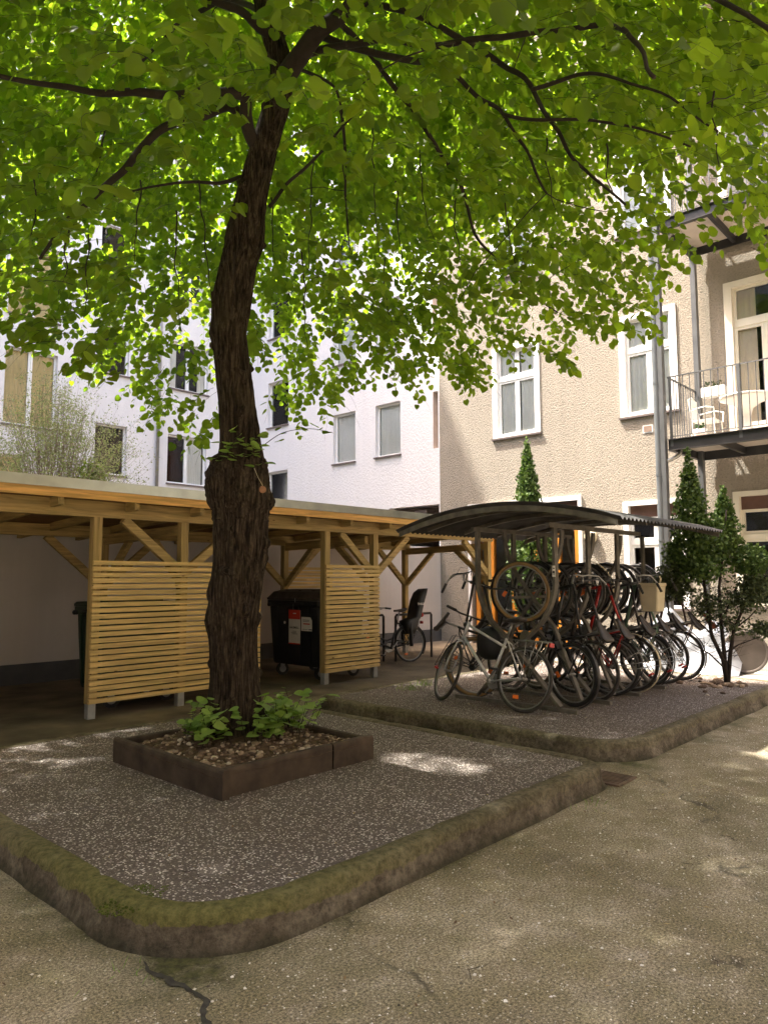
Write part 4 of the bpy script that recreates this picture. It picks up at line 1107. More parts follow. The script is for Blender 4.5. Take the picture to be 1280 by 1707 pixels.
# suckers round the foot
sk = []
for (a0, a1, nn_, rr0, rr1) in ((150,235,15,.28,.42),(235,300,13,.26,.40),(300,370,22,.27,.60)):
    for k in range(nn_):
        a = R(random.uniform(a0,a1)); r_ = random.uniform(rr0,rr1); x = TX+math.cos(a)*r_; y = TY+math.sin(a)*r_; sk.append((x,y,soilz(x,y)-.01))
suck = thing('linden_suckers', (TX, TY, .33), 'leafy light green suckers sprouting round the foot of the tree in the planter', 'plant')
_, tm = shoot_set(sk, 'leaves', M['leaf_bright'], suck, (.18,.50), 6, .035, .11, 3.0)
tm.build('stems', M['twig'], suck)
# little wooden disc on a string
t = thing('hanging_disc', tuple(T(438,816,-.30)), 'small round wooden disc hanging on a string from the right side of the tree trunk', 'disc')
c = T(438,816,-.30)
m = MB(); m.lathe([(.024,-.006),(.028,0),(.024,.006)], c, (-fwd.x+.5,-fwd.y,0), 24); m.build('disc', M['tag_wood'], t)
m = MB(); m.tube([c+V(0,0,.03), T(430,795,-.30), T(424,780,-.27)], .0015, 5); m.build('string', M['cream_plastic'], t)

# ============================================================ CONIFERS
def fronds(name, P, size, mat, parent, upw=.5, rndbias=None):
    # each frond: a flat fan of 5 narrow pointed blades
    n = len(P); d0 = unit(RNG.normal(0,1,(n,3)) + np.array([0,0,upw])); nn = unit(np.cross(d0, RNG.normal(0,1,(n,3))))
    s_ = np.cross(d0, nn); vs = []; r_ = RNG.random(n) if rndbias is None else rndbias
    for a in (-.9,-.45,0,.45,.9):
        dd = d0*math.cos(a)+s_*math.sin(a); ss = np.cross(dd, nn); L = size*(1-.35*abs(a)); W = L*.16
        b = P; vs.append(np.stack([b, b+dd*(L*.5)[:,None]+ss*W[:,None], b+dd*L[:,None], b+dd*(L*.5)[:,None]-ss*W[:,None]], 1))
    vs = np.concatenate(vs, 1).reshape(-1,3)
    fl = np.arange(len(vs)); return np_mesh(name, vs, fl, np.full(len(vs)//4, 4), mat, parent, {'rnd': np.repeat(r_, 20)})
def lobe_pts(c, rad, n, shell=.55, cone=False):
    n = int(n*2.0)
    q = unit(RNG.normal(0,1,(n,3)))*(RNG.uniform(shell,1,(n,1)))
    q += .12*np.array([[noise.noise(Vector(v)*3+V(1,2,3)*c[0])]*3 for v in q])
    if cone: # narrow towards the top
        q = q + RNG.normal(0,.085,q.shape); t_ = (q[:,2]+1)/2; k = np.clip(1.15-t_*.95, .08, 1); q[:,0] *= k*1.15; q[:,1] *= k*1.15
    return np.array(c)+q*np.array(rad)
def A3(px, py, d): return tuple(at_depth(px, py, d))
con = thing('conifer', (9.95, 3.2, PZ), 'loose dark green thuja with two pointed tops and bare stems beyond the bicycle rack', 'conifer')
D = 9.4
L1_ = lobe_pts(A3(1150,848,D), (.27,.27,.75), 1500, .4, True); L2_ = lobe_pts(A3(1207,885,D+.1), (.26,.26,.60), 1200, .4, True)
L3_ = lobe_pts(A3(1140,925,D), (.30,.28,.24), 700); L4_ = lobe_pts(A3(1250,935,D), (.26,.25,.22), 600); L5_ = lobe_pts(A3(1180,900,D), (.32,.25,.35), 700)
L6_ = lobe_pts(A3(1165,950,D-.1), (.36,.3,.20), 500,.3)
P = np.concatenate([L1_,L2_,L3_,L4_,L5_,L6_]); fronds('foliage', P, RNG.uniform(.03,.062,len(P)), M['conifer'], con, .8)
P = np.concatenate([lobe_pts(A3(x,y,D), (a,a,b), int(n_*1.5), .2) for x,y,a,b,n_ in ((1120,960,.26,.2,420),(1255,975,.28,.22,420),(1125,985,.24,.16,260),(1240,1000,.34,.20,420),(1180,1010,.3,.22,260),(1270,1050,.22,.13,200),(1215,1040,.3,.2,120))])
fronds('sparse_foliage', P, RNG.uniform(.025,.05,len(P)), M['conifer_dry'], con, .1)
m = MB(); base = V(*A3(1211,1142,D))
for pth in ([(1211,1142),(1202,1100),(1188,1060),(1176,1000),(1168,940),(1160,880),(1152,800)],[(1212,1142),(1206,1090),(1200,1040),(1199,980),(1203,920),(1207,850)],[(1214,1142),(1216,1090),(1222,1050),(1238,1010),(1250,960)],
            [(1202,1110),(1180,1090),(1150,1070),(1130,1040)],[(1188,1060),(1165,1040),(1140,1010),(1125,970)],[(1222,1050),(1245,1030),(1268,1010)],[(1200,1040),(1215,1000),(1235,970)],[(1206,1090),(1230,1075),(1270,1060)]):
    main = pth[0][1] > 1130; q = [at_depth(x,y,D) + V(random.uniform(-.02,.02),random.uniform(-.02,.02),0) for x,y in pth]
    m.tube(q, [(.030 if main else .009)*(1-.75*i/(len(q)-1))+.003 for i in range(len(q))], 8)
rnd = random.Random(5)
for k in range(150):
    a = at_depth(rnd.uniform(1165,1225), rnd.uniform(960,1100), D); b = a + V(rnd.uniform(-.4,.4), rnd.uniform(-.4,.4), rnd.uniform(-.12,.25)); mm = (a+b)/2+V(0,0,rnd.uniform(-.05,.05))
    m.tube([a,mm,b], [.0035,.0025,.001], 4)
m.build('trunk', M['twig'], con, smooth=True)
con2 = thing('conifer', (12.7, 7.75, 0), 'slim columnar dark green thuja standing behind the bicycle shelter in front of the entrance', 'conifer')
P = np.concatenate([lobe_pts((12.7,7.80,3.35), (.30,.30,1.0), 1500, .4, True), lobe_pts((12.65,7.72,3.20), (.26,.26,1.0), 900, .4, True), lobe_pts((12.7,7.75,1.75), (.50,.50,1.25), 2600, .45)])
fronds('foliage', P, RNG.uniform(.04,.085,len(P)), M['conifer'], con2, .9)
m = MB(); m.tube([(12.7,7.75,0),(12.7,7.75,1.2),(12.7,7.78,3.6)], [.05,.04,.01], 8); m.build('trunk', M['twig'], con2)
# pale airy shrub behind the yard wall
sb_ = thing('shrub', (5.3, 13.2, 0), 'pale airy twiggy shrub showing above the shed roof before the left house wing', 'shrub')
m = MB(); tips = []
root = V(5.35,13.2,1.0)
for k in range(9): 
    a = 2*math.pi*k/9; m.tube([root+V(0,0,-1), root+V(math.cos(a)*.1,math.sin(a)*.1,.5), root+V(math.cos(a)*.3,math.sin(a)*.3,1.6)], [.03,.02,.012], 6)
rnd = random.Random(9)
for k in range(300):
    a = rnd.uniform(0,6.28); e_ = rnd.uniform(.0,1.5); L = rnd.uniform(.9,1.35); s_ = root+V(math.cos(a)*.25,math.sin(a)*.25,rnd.uniform(1.1,1.9))
    d = V(math.cos(a)*math.cos(e_), math.sin(a)*math.cos(e_), math.sin(e_)); en = root+V(0,0,2.35)+V(d.x*1.45,d.y*1.35,d.z*1.75-.1)+V(rnd.gauss(0,.2),rnd.gauss(0,.2),rnd.gauss(0,.18))
    mid = (s_+en)/2+V(rnd.gauss(0,.06),rnd.gauss(0,.06),.05); m.tube([s_,mid,en], [.006,.0035,.0012], 4, cap=False)
    for j in range(9): t_ = rnd.uniform(.45,1.0); q = s_*(1-t_)+en*t_; q2 = q+V(rnd.gauss(0,.1),rnd.gauss(0,.1),rnd.gauss(.07,.06)); m.tube([q,q2],[.0018,.0008],3,cap=False); tips.append(tuple(q2)); tips.append(tuple((q+q2)/2)); tips.append(tuple(q))
m.build('branches', M['twig_pale'], sb_)
tips = np.array(tips); tips = np.concatenate([tips+RNG.normal(0,.05,tips.shape) for _ in range(2)]); nT = len(tips)
fronds('foliage', tips, RNG.uniform(.02,.04,nT), M['willow'], sb_, .4)
ivy = lobe_pts((6.0,13.1,3.45),(.30,.3,.35),160,.2); leaves_mesh('green_leaves', ivy, RNG.normal(0,1,ivy.shape), RNG.normal(0,1,ivy.shape)+np.array([0,-.5,.8]), RNG.uniform(.05,.08,len(ivy)), RNG.random(len(ivy)), M['leaf'], sb_)

# ============================================================ BINS
def text_part(txt, size, mat, parent, M4, extrude=.0004, bold=False, width=None):
    cu = bpy.data.curves.new('lettering', 'FONT'); cu.body = txt; cu.size = size; cu.align_x = 'CENTER'; cu.align_y = 'CENTER'; cu.extrude = extrude
    if bold: cu.offset = size*.02
    o = bpy.data.objects.new('tmp', cu); COL.objects.link(o)
    bpy.context.view_layer.update()
    me = bpy.data.meshes.new_from_object(o.evaluated_get(bpy.context.evaluated_depsgraph_get()))
    bpy.data.objects.remove(o); 
    b = MB(); b.v = [tuple(M4 @ v.co) for v in me.vertices]; b.f = [tuple(p.vertices) for p in me.polygons]
    return b.build('lettering', mat, parent, fix=False)
def frame4(o, xd, yd):
    xd = Vector(xd).normalized(); yd = Vector(yd).normalized(); zd = xd.cross(yd)
    m_ = Matrix((xd, yd, zd)).transposed().to_4x4(); m_.translation = Vector(o); return m_
def big_bin(x0, x1, y0, y1, mat, lidm, label, labels=False, name='waste_container', dome=.16):
    t = thing(name, ((x0+x1)/2, (y0+y1)/2, 0), label, 'waste container', 'wheeled bins in the shed')
    def rr(sx, sy, z, ins=0, r=.06, n=6):
        out = []
        cx, cy = (x0+x1)/2, (y0+y1)/2; hx, hy = (x1-x0)/2*sx-ins, (y1-y0)/2*sy-ins
        for (a, b, a0) in ((1,1,0),(-1,1,90),(-1,-1,180),(1,-1,270)):
            for k in range(n+1):
                an = R(a0+90*k/n); out.append((cx+a*(hx-r)+r*math.cos(an), cy+b*(hy-r)+r*math.sin(an), z))
        return out
    m = MB(); m.loft([rr(.84,.90,.20), rr(.86,.92,.24), rr(.93,.96,.80), rr(.96,.98,1.10), rr(1.0,1.0,1.12), rr(1.03,1.02,1.13), rr(1.03,1.02,1.20), rr(.99,1.0,1.205)])
    for s_ in (-.6,-.2,.2,.6):
        yy = (y0+y1)/2+(y1-y0)/2*s_; m.bar((x0+.065,yy,.26),(x0+.02,yy,1.1),.03,.05,(1,0,0))
    b_ = m.build('body', mat, t, smooth=False)
    m = MB(); xm = (x0+x1)/2
    m.loft([rr(1.04,1.03,1.207), rr(1.045,1.035,1.235), rr(1.0,1.0,1.26), rr(.88,.93,1.207+dome*.8), rr(.6,.85,1.207+dome), rr(.3,.8,1.207+dome*1.04)])
    for s_ in (-.5,0,.5): m.box((x0+.15,(y0+y1)/2+(y1-y0)/2*s_-.03,1.30),(x1-.2,(y0+y1)/2+(y1-y0)/2*s_+.03,1.207+dome*.98))
    m.build('lid', lidm, t, smooth=False)
    m = MB()
    for yy in (y0+.10, y1-.10): m.lathe([(.022,0),(.03,.01),(.03,.05),(.022,.06)], (x0-.06,yy,1.13), (1,0,0), 12)
    m.tube([(x0+.0,y0+.35,1.16),(x0-.06,y0+.37,1.165),(x0-.06,y1-.37,1.165),(x0,y1-.35,1.16)], .014, 8)
    m.build('handle', M['black_plastic'], t)
    for xx in (x0+.16, x1-.16):
        for yy in (y0+.17, y1-.17):
            w_ = MB(); w_.lathe([(.085,-.022),(.1,-.018),(.1,.018),(.085,.022)], (xx+.03, yy, .1), (.35,1,0), 20); wo = w_.build('wheel', M['rubber'], t, smooth=False)
            w_ = MB(); w_.lathe([(.055,-.024),(.06,0),(.055,.024)], (xx+.03, yy, .1), (.35,1,0), 16); w_.build('hub', M['alu'], wo)
            w_ = MB(); w_.box((xx-.03,yy-.035,.12),(xx+.05,yy-.03,.21)); w_.box((xx-.03,yy+.03,.12),(xx+.05,yy+.035,.21)); w_.box((xx-.05,yy-.05,.20),(xx+.06,yy+.05,.215)); w_.build('caster_fork', M['alu'], t)
    if labels:
        xf = x0-.012
        def lab(yc, zc, wy, hz, mat_, dx=0, n_='sticker'):
            m = MB(); m.box((xf-.034-dx, yc-wy/2, zc-hz/2), (xf-.030-dx, yc+wy/2, zc+hz/2)); return m.build(n_, mat_, b_)
        yc, zc = 8.62, .80
        s1 = lab(yc, zc, .27, .52, M['paper_white']); m = MB(); m.box((xf-.038, yc-.135, zc+.12), (xf-.0345, yc+.135, zc+.261)); m.box((xf-.038, yc-.135, zc-.262), (xf-.0345, yc+.135, zc-.245)); m.build('sticker', M['paper_red'], b_)
        fr = lambda y_, z_: frame4((xf-.0395, y_, z_), (0,-1,0), (0,0,1))
        text_part('HAUSMÜLL', .044, M['ink'], b_, fr(yc, zc-.01), bold=True)
        m = MB()       # print too small to read
        for (dy, dz, w_, h_) in ((0,-.065,.09,.006),(.01,-.085,.12,.006),(-.01,-.105,.13,.006)): m = MB(); m.box((xf-.0362, yc+dy-w_/2, zc+dz-h_/2), (xf-.0345, yc+dy+w_/2, zc+dz+h_/2)); m.build('fine_print', M['ink'], b_)
        m = MB(); m.box((xf-.040, yc-.04, zc+.20), (xf-.0385, yc+.03, zc+.215)); m.build('fine_print', M['paper_white'], b_)
        m = MB(); a, b = 8.33, .86
        m.add([(xf-.034,a+.13,b-.11),(xf-.034,a-.12,b-.11),(xf-.034,a-.12,b+.05),(xf-.034,a-.08,b+.10),(xf-.034,a+.13,b+.10)], [(0,1,2,3,4)]); m.build('sticker', M['paper_white'], b_, fix=False)
        for (dy, dz, w_, h_) in ((.02,.055,.15,.007),(.02,.035,.14,.006),(.04,-.085,.13,.005),(-.08,-.085,.07,.012)): m = MB(); m.box((xf-.0362, a+dy-w_/2, b+dz-h_/2), (xf-.0345, a+dy+w_/2, b+dz+h_/2)); m.build('fine_print', M['ink'], b_)
        m = MB(); m.box((xf-.0362, a-.07, b-.012), (xf-.0345, a+.08, b+.006)); m.build('fine_print', M['paper_red'], b_)
        m = MB(); m.lathe([(.022,0),(.022,.004)], (xf-.030,8.86,.86), (-1,0,0), 16); m.build('sticker', M['paper_white'], b_)
        m = MB(); m.tube([(x0-.04,8.62,1.24),(x0-.055,8.60,1.19),(x0-.06,8.64,1.14),(x0-.04,8.66,1.07)], .006, 6); m.build('lid_strap', M['alu'], t)
big_bin(7.27, 8.28, 8.10, 9.36, M['bin_black'], M['bin_lid'], 'black four-wheeled waste container with red and white stickers beside the narrow slatted screen', True)
big_bin(4.0, 5.05, 8.22, 9.06, M['bin_green'], M['bin_green'], 'dark green four-wheeled waste container standing half hidden behind the wide slatted screen', False, dome=.05)

# ============================================================ HOOPS
for i, (xa, xb, y, z, lab) in enumerate(((10.04,11.09,9.06,.86,'square dark steel bicycle hoop behind the child seat of the parked city bicycle'),(8.85,9.88,9.22,.86,'square dark steel bicycle hoop half hidden by the narrow slatted screen'))):
    m = MB(); m.tube([(xa,y,0),(xa,y,z-.03),(xa+.03,y,z),(xb-.03,y,z),(xb,y,z-.03),(xb,y,0)], .024, 10)
    tag(m.build('bicycle_hoop', M['black_metal'], smooth=False), lab, 'bicycle hoop', 'steel hoops by the yard wall')

# ============================================================ BICYCLE SHELTER
SX0, SX1, SY0, SY1, SE, SP = 6.50, 9.38, 2.98, 5.86, 2.12, 2.355
shl = thing('bicycle_shelter', (8.4, 4.42, PZ), 'steel bicycle shelter with shallow arched corrugated roof over the two-sided bicycle rack', 'bicycle shelter')
m = MB(); nx, ny = 256, 22; SC = (SY0+SY1)/2; HW = (SY1-SY0)/2
def roofz(y): t_ = (y-SC)/HW; return SE+(SP-SE)*(1-t_*t_)
vs = []
for L in (0, 1):
    for j in range(ny+1):
        y = SY0+(SY1-SY0)*j/ny
        for i in range(nx+1):
            x = SX0+(SX1-SX0)*i/nx; ph = (i % 8)/8; tri = abs(ph-.5)*2
            vs.append((x, y, roofz(y) + .034*(tri-.5) - L*.004))
n1 = (nx+1)*(ny+1); fs = []
for L in (0, 1):
    for j in range(ny):
        for i in range(nx):
            a = L*n1+j*(nx+1)+i; q = (a, a+1, a+nx+2, a+nx+1); fs.append(q if L == 0 else tuple(reversed(q)))
for j in (0, ny):
    for i in range(nx): a = j*(nx+1)+i; fs.append((a, a+1, n1+a+1, n1+a))
for i in (0, nx):
    for j in range(ny): a = j*(nx+1)+i; fs.append((a, a+nx+1, n1+a+nx+1, n1+a))
m.add(vs, fs); ro = m.build('roof', M['shelter_sheet'], shl, fix=False)
for x in (SX0+.02, SX1-.02):
    m = MB(); strap_pts = [(x, SY0+.04+(SY1-SY0-.08)*k/16) for k in range(17)]
    m.loft([[(x-.006+dx, y, roofz(y)+dz) for dx, dz in ((0,-.085),(.012,-.085),(.012,-.025),(0,-.025))] for _, y in strap_pts]); m.build('roof_rib', M['rack_steel'], ro)
for x in (6.86, 7.62, 8.38, 9.14):
    m = MB(); ys_ = [3.2+2.44*k/12 for k in range(13)]
    m.loft([[(x-.02+dx, y, roofz(y)+dz) for dx, dz in ((0,-.07),(.04,-.07),(.04,-.025),(0,-.025))] for y in ys_]); m.build('roof_rib', M['rack_steel'], ro)
for y in (3.93, 4.91): m = MB(); m.bar((SX0+.28,y,2.115),(SX1-.28,y,2.115),.05,.05); m.build('roof_beam', M['rack_steel'], shl)
def strap(pts_, wd=.06, th=.012, m=None):       # flat steel in a plane of constant x
    P = [V(*p) for p in pts_]; n_ = len(P); vs = []
    for i in range(n_):
        d = (P[min(i+1,n_-1)]-P[max(i-1,0)]).normalized(); nn_ = V(1,0,0).cross(d)
        for a, b in ((-1,-1),(1,-1),(1,1),(-1,1)): vs.append(P[i]+V(a*wd/2,0,0)+nn_*(b*th/2))
    fs = [(i*4+k, i*4+(k+1)%4, (i+1)*4+(k+1)%4, (i+1)*4+k) for i in range(n_-1) for k in range(4)]+[(0,1,2,3),((n_-1)*4+3,(n_-1)*4+2,(n_-1)*4+1,(n_-1)*4)]
    m.add(vs, fs)
def bez(p0, p1, p2, n=8): return [tuple(V(*p0)*(1-t)**2+V(*p1)*2*t*(1-t)+V(*p2)*t*t) for t in [k/n for k in range(n+1)]]
YC = 4.41
for k in range(4):
    x = 6.85+.755*k
    m = MB()
    for s_ in (1, -1):
        Y = lambda d: YC+s_*d
        strap([(x,Y(.48),2.09),(x,Y(.48),1.52)]+bez((x,Y(.48),1.50),(x,Y(.46),1.26),(x,Y(.30),1.06))+[(x,Y(.0),.78),(x,Y(-.55),.20)], .075, .030, m)
        x += .078
    x -= .156
    m.box((x-.03,3.66,PZ-.002),(x+.03,5.22,PZ+.04)); m.build('rack_frame', M['rack_steel'], shl)
    if k < 3:
        x2 = x+.38; m = MB()
        for s_ in (1, -1):
            Y = lambda d: YC+s_*d
            strap([(x2,Y(.36),2.09)]+bez((x2,Y(.36),2.05),(x2,Y(.36),1.85),(x2,Y(.22),1.62))+[(x2,Y(.0),1.33),(x2,Y(-.28),1.0),(x2,Y(-.6),.2)], .065, .026, m); x2 += .068
        m.build('rack_frame', M['rack_steel'], shl)
m = MB()
m.bar((6.85,YC+.02,1.33),(9.95,YC+.02,1.33),.04,.03); m.bar((6.85,YC,.80),(9.95,YC,.80),.05,.03)
m.build('rack_rail', M['rack_steel'], shl)
m = MB(); xs = 6.85+.078; m.box((xs-.0375-.004,YC-.50,1.56),(xs-.0375,YC-.465,1.68)); st = m.build('sticker', M['paper_white'], shl)
m = MB(); m.box((xs-.0435,YC-.494,1.60),(xs-.0417,YC-.472,1.622)); m.box((xs-.0435,YC-.494,1.58),(xs-.0417,YC-.489,1.60)); m.box((xs-.0435,YC-.477,1.58),(xs-.0417,YC-.472,1.60)); m.box((xs-.0435,YC-.494,1.645),(xs-.0417,YC-.472,1.655)); m.build('emblem', M['ink'], st)

# ============================================================ BICYCLES
PAINT = {}
def paint(c, rough=.32):
    k = tuple(c)
    if k not in PAINT: PAINT[k] = simple('bicycle_paint', c, rough, .1, .15, 8)
    return PAINT[k]
def bicycle(label, Mx, style='city', col=(.02,.02,.022), tyre='rubber', wb=1.06, Rw=.345, steer=0, rack=True, rackm='black_metal', guards=True, guardm='black_metal', saddle='leather', basket=False,
            light=True, tw=.019, bars='city', chain_guard=True, group='bicycles parked in the rack under the shelter', stand=False, spokes=32):
    t = bpy.data.objects.new('bicycle', None); COL.objects.link(t); ORG[t.name] = V(0,0,0); t.matrix_world = Mx
    tag(t, label, 'bicycle', group)
    P_ = paint(col); BM = M['black_metal']
    rh = V(0,0,Rw); fh = V(wb,0,Rw); bb = V(.43,0,.285)
    ha = R(70); ax = V(-math.cos(ha),0,math.sin(ha))
    hb = fh - V(.05,0,0) + ax*(Rw+.055-.0); ht = hb + ax*(.20 if style == 'city' else .13)
    sc_ = bb + V(-math.cos(R(71)),0,math.sin(R(71)))*(.50 if style != 'mtb' else .46)
    sd_ = bb + V(-math.cos(R(71)),0,math.sin(R(71)))*.66
    m = MB()
    m.tube([hb-ax*.01, ht+ax*.01], .019, 10); m.tube([bb, sc_], .0155, 10)
    if style == 'step':
        m.tube([hb+ax*.02, V(.66,0,.47), V(.52,0,.42), bb+V(-.03,0,.16)], .018, 10); m.tube([hb, V(.68,0,.38), bb], .018, 10)
    elif style == 'city':
        m.tube([hb+ax*.03, bb], .018, 10); m.tube([ht-ax*.03, sc_-V(0,0,.10)], .015, 10)
    else:
        m.tube([hb+ax*.02, bb], .020, 10); m.tube([ht-ax*.02, sc_-V(0,0,.02)], .016, 10)
    for s_ in (-1,1):
        m.tube([bb+V(-.03,s_*.03,0), rh+V(.05,s_*.055,0), rh+V(0,s_*.06,0)], .009, 8); m.tube([sc_-V(0,0,.02), sc_+V(-.05,s_*.03,-.06), rh+V(.01,s_*.06,.01)], .008, 8)
    m.tube([bb-V(0,.04,0), bb+V(0,.04,0)], .022, 12)
    fr = m.build('frame', P_, t, smooth=True)
    m = MB(); m.tube([sc_, sd_+V(0,0,.02)], .0125, 10); m.build('seat_post', M['alu'], t, smooth=True)
    # saddle
    m = MB(); rings = []; c = sd_+V(-.02,0,.05)
    for k in range(9):
        u = k/8; x = -.13+.27*u; hw = .075*(1-u)**1.1+.018+ .012*math.sin(u*3.1) if u > .12 else .06+.015*u/.12
        zc = .012*math.cos(u*3)*.8 + (.012 if u < .2 else 0)
        ring = []
        for q in range(12):
            a = 2*math.pi*q/12; ring.append(tuple(c+V(x, hw*math.cos(a), zc+.020*math.sin(a)*(1 if math.sin(a) > 0 else .9+(.9 if u < .55 else 0)))))
        rings.append(ring)
    m.loft(rings); so_ = m.build('saddle', M[saddle], t, smooth=True)
    m = MB()
    for s_ in (-1,1): m.tube([c+V(-.10,s_*.03,-.02), c+V(-.03,s_*.022,-.04), c+V(.04,s_*.022,-.04), c+V(.12,s_*.01,-.01)], .0035, 5)
    m.build('saddle_rail', M['alu'], so_)
    # steering assembly
    Ms = Matrix.Translation(hb) @ Matrix.Rotation(steer, 4, ax) @ Matrix.Translation(-hb)
    def wheel(c, Mw):
        m = MB(); m.M = Mw; m.lathe([(.012,-.05),(.012,.05)], c, (0,1,0), 10); m.lathe([(.022,-.028),(.016,-.02),(.016,.02),(.022,.028)], c, (0,1,0), 12); m.ring(c, (0,1,0), Rw-tw*2.1, .010, 48, 6, 1.1); wo = m.build('wheel', M['alu'], t, smooth=True)
        m = MB(); m.M = Mw; m.ring(c, (0,1,0), Rw-tw, tw, 56, 8); m.build('tyre', M[tyre] if tyre != 'rubber_tan' else M['rubber_tan'], wo, smooth=True)
        if tyre == 'rubber_tan':
            m = MB(); m.M = Mw; m.ring(c, (0,1,0), Rw-tw+.006, tw*.92, 56, 8, .6); m.build('tread', M['rubber'], wo, smooth=True)
        m = MB(); m.M = Mw; rim = Rw-tw*2.4
        for k in range(spokes):
            a = 2*math.pi*k/spokes; s_ = 1 if k % 2 else -1; o_ = .9 if (k//2) % 2 else -.9
            p = V(math.cos(a+o_)*.02, s_*.026, math.sin(a+o_)*.02); q = V(math.cos(a)*rim, s_*.003, math.sin(a)*rim)
            m.tube([c+p, c+q], .0011, 3, cap=False)
        m.build('spokes', M['chrome'], wo)
        return wo
    wheel(rh, None); wheel(fh, Ms)
    m = MB(); m.M = Ms
    cr_ = hb-ax*.03
    for s_ in (-1,1): m.tube([cr_+V(0,s_*.02,0), cr_+V(.003,s_*.05,-.03), fh+V(-.035,s_*.05,.12), fh+V(0,s_*.05,0)], .0105 if style != 'mtb' else .015, 8)
    m.tube([cr_-V(0,.05,0), cr_+V(0,.05,0)], .014, 8)
    m.build('fork', P_, t, smooth=True)
    st_ = ht+ax*.10
    m = MB(); m.M = Ms; 
    if bars == 'city':
        hbz = st_+V(.05,0,.03); m.tube([ht, st_, hbz], .012, 8)
        m.tube([hbz+V(-.20,-.28,.03), hbz+V(-.10,-.27,.04), hbz+V(-.01,-.20,.045), hbz+V(.02,-.08,.01), hbz+V(.015,0,0), hbz+V(.02,.08,.01), hbz+V(-.01,.20,.045), hbz+V(-.10,.27,.04), hbz+V(-.20,.28,.03)], .011, 8)
        ends = [(hbz+V(-.12,s_*.272,.038), hbz+V(-.24,s_*.28,.025)) for s_ in (-1,1)]
    elif bars == 'drop':
        hbz = st_+V(.09,0,-.02); m.tube([ht, ht+ax*.04, hbz], .012, 8); ends = []
        for s_ in (-1,1):
            pp = [hbz, hbz+V(0,s_*.17,0), hbz+V(.03,s_*.20,0), hbz+V(.10,s_*.205,-.01), hbz+V(.11,s_*.21,-.07), hbz+V(.06,s_*.215,-.13), hbz+V(-.03,s_*.22,-.14)]
            m.tube(pp, .011, 8); ends.append((pp[3], pp[-1]))
    else:
        hbz = st_+V(.06,0,-.02); m.tube([ht, ht+ax*.06, hbz], .014, 8)
        m.tube([hbz+V(-.03,-.31,.02), hbz+V(0,-.12,0), hbz, hbz+V(0,.12,0), hbz+V(-.03,.31,.02)], .011, 8); ends = [(hbz+V(-.016,s_*.19,.01), hbz+V(-.03,s_*.315,.02)) for s_ in (-1,1)]
    hb_ = m.build('handlebar', M['alu'] if bars == 'city' else BM, t, smooth=True)
    for a, b in ends: m = MB(); m.M = Ms; m.tube([a,b], .0165, 8); m.build('grip', M['rubber'], hb_, smooth=True)
    m = MB(); m.M = Ms
    for s_ in (-1,1):
        a = hbz+V(.0,s_*.17,.02); m.tube([a, a+V(.04,s_*.02,-.01), a+V(.02 if bars != 'city' else -.04,s_*.12,.0)], .005, 5)
        m.tube([a, a+V(.10,-s_*.04,.02), a+V(.12,-s_*.14,-.08), ht+V(.03,0,-.06)], .0028, 4)
    m.build('brake_lever', BM, t, smooth=True)
    # cranks
    m = MB(); m.lathe([(.085,-.002),(.088,0),(.085,.002)], bb+V(0,-.055,0), (0,1,0), 28); m.tube([bb+V(0,-.07,0), bb+V(.11,-.075,-.13)], .009, 6); m.tube([bb+V(0,.07,0), bb+V(-.11,.075,.13)], .009, 6)
    m.tube([bb-V(0,.07,0), bb+V(0,.07,0)], .011, 8); cr2 = m.build('crank', M['alu'], t)
    for s_, q in ((-1, V(.11,-.115,-.13)), (1, V(-.11,.115,.13))): m = MB(); m.box(tuple(bb+q-V(.045,.035,.011)), tuple(bb+q+V(.045,.035,.011))); m.build('pedal', M['black_plastic'], cr2)
    m = MB(); m.bar(bb+V(0,-.055,.085), rh+V(0,-.055,.035), .005, .007); m.bar(bb+V(0,-.055,-.085), rh+V(0,-.055,-.035), .005, .007); m.lathe([(.036,-.003),(.04,0),(.036,.003)], rh+V(0,-.055,0), (0,1,0), 18); m.build('chain', BM, t)
    if chain_guard:
        m = MB(); m.loft([[tuple(p+V(0,dy,0)) for p in (rh+V(.0,0,.05), bb+V(.0,0,.10), bb+V(.08,0,.05), bb+V(.09,0,-.03), bb+V(.0,0,-.03), bb+V(-.1,0,.04), rh+V(.05,0,.02))] for dy in (-.070,-.066)]); m.build('chain_guard', M['black_plastic'], t)
    if guards:
        for c, Mw, a0, a1 in ((rh, None, R(-35), R(155)), (fh, Ms, R(-5), R(140))):
            m = MB(); m.M = Mw; N_ = 26; rings = []
            for k in range(N_+1):
                a = a0+(a1-a0)*k/N_; rad = V(-math.cos(a) if c is rh else -math.cos(a), 0, math.sin(a)) if True else 0
                if c is rh: rad = V(-math.cos(a),0,math.sin(a))
                ring = []
                for q in range(5): b_ = R(-70+35*q); ring.append(tuple(c+rad*(Rw+.012+.010*math.cos(b_))+V(0,math.sin(b_)*.027,0)))
                for q in range(4,-1,-1): b_ = R(-70+35*q); ring.append(tuple(c+rad*(Rw+.010+.010*math.cos(b_))+V(0,math.sin(b_)*.0265,0)))
                rings.append(ring)
            m.loft(rings); m.build('mudguard', M[guardm], t, smooth=True)
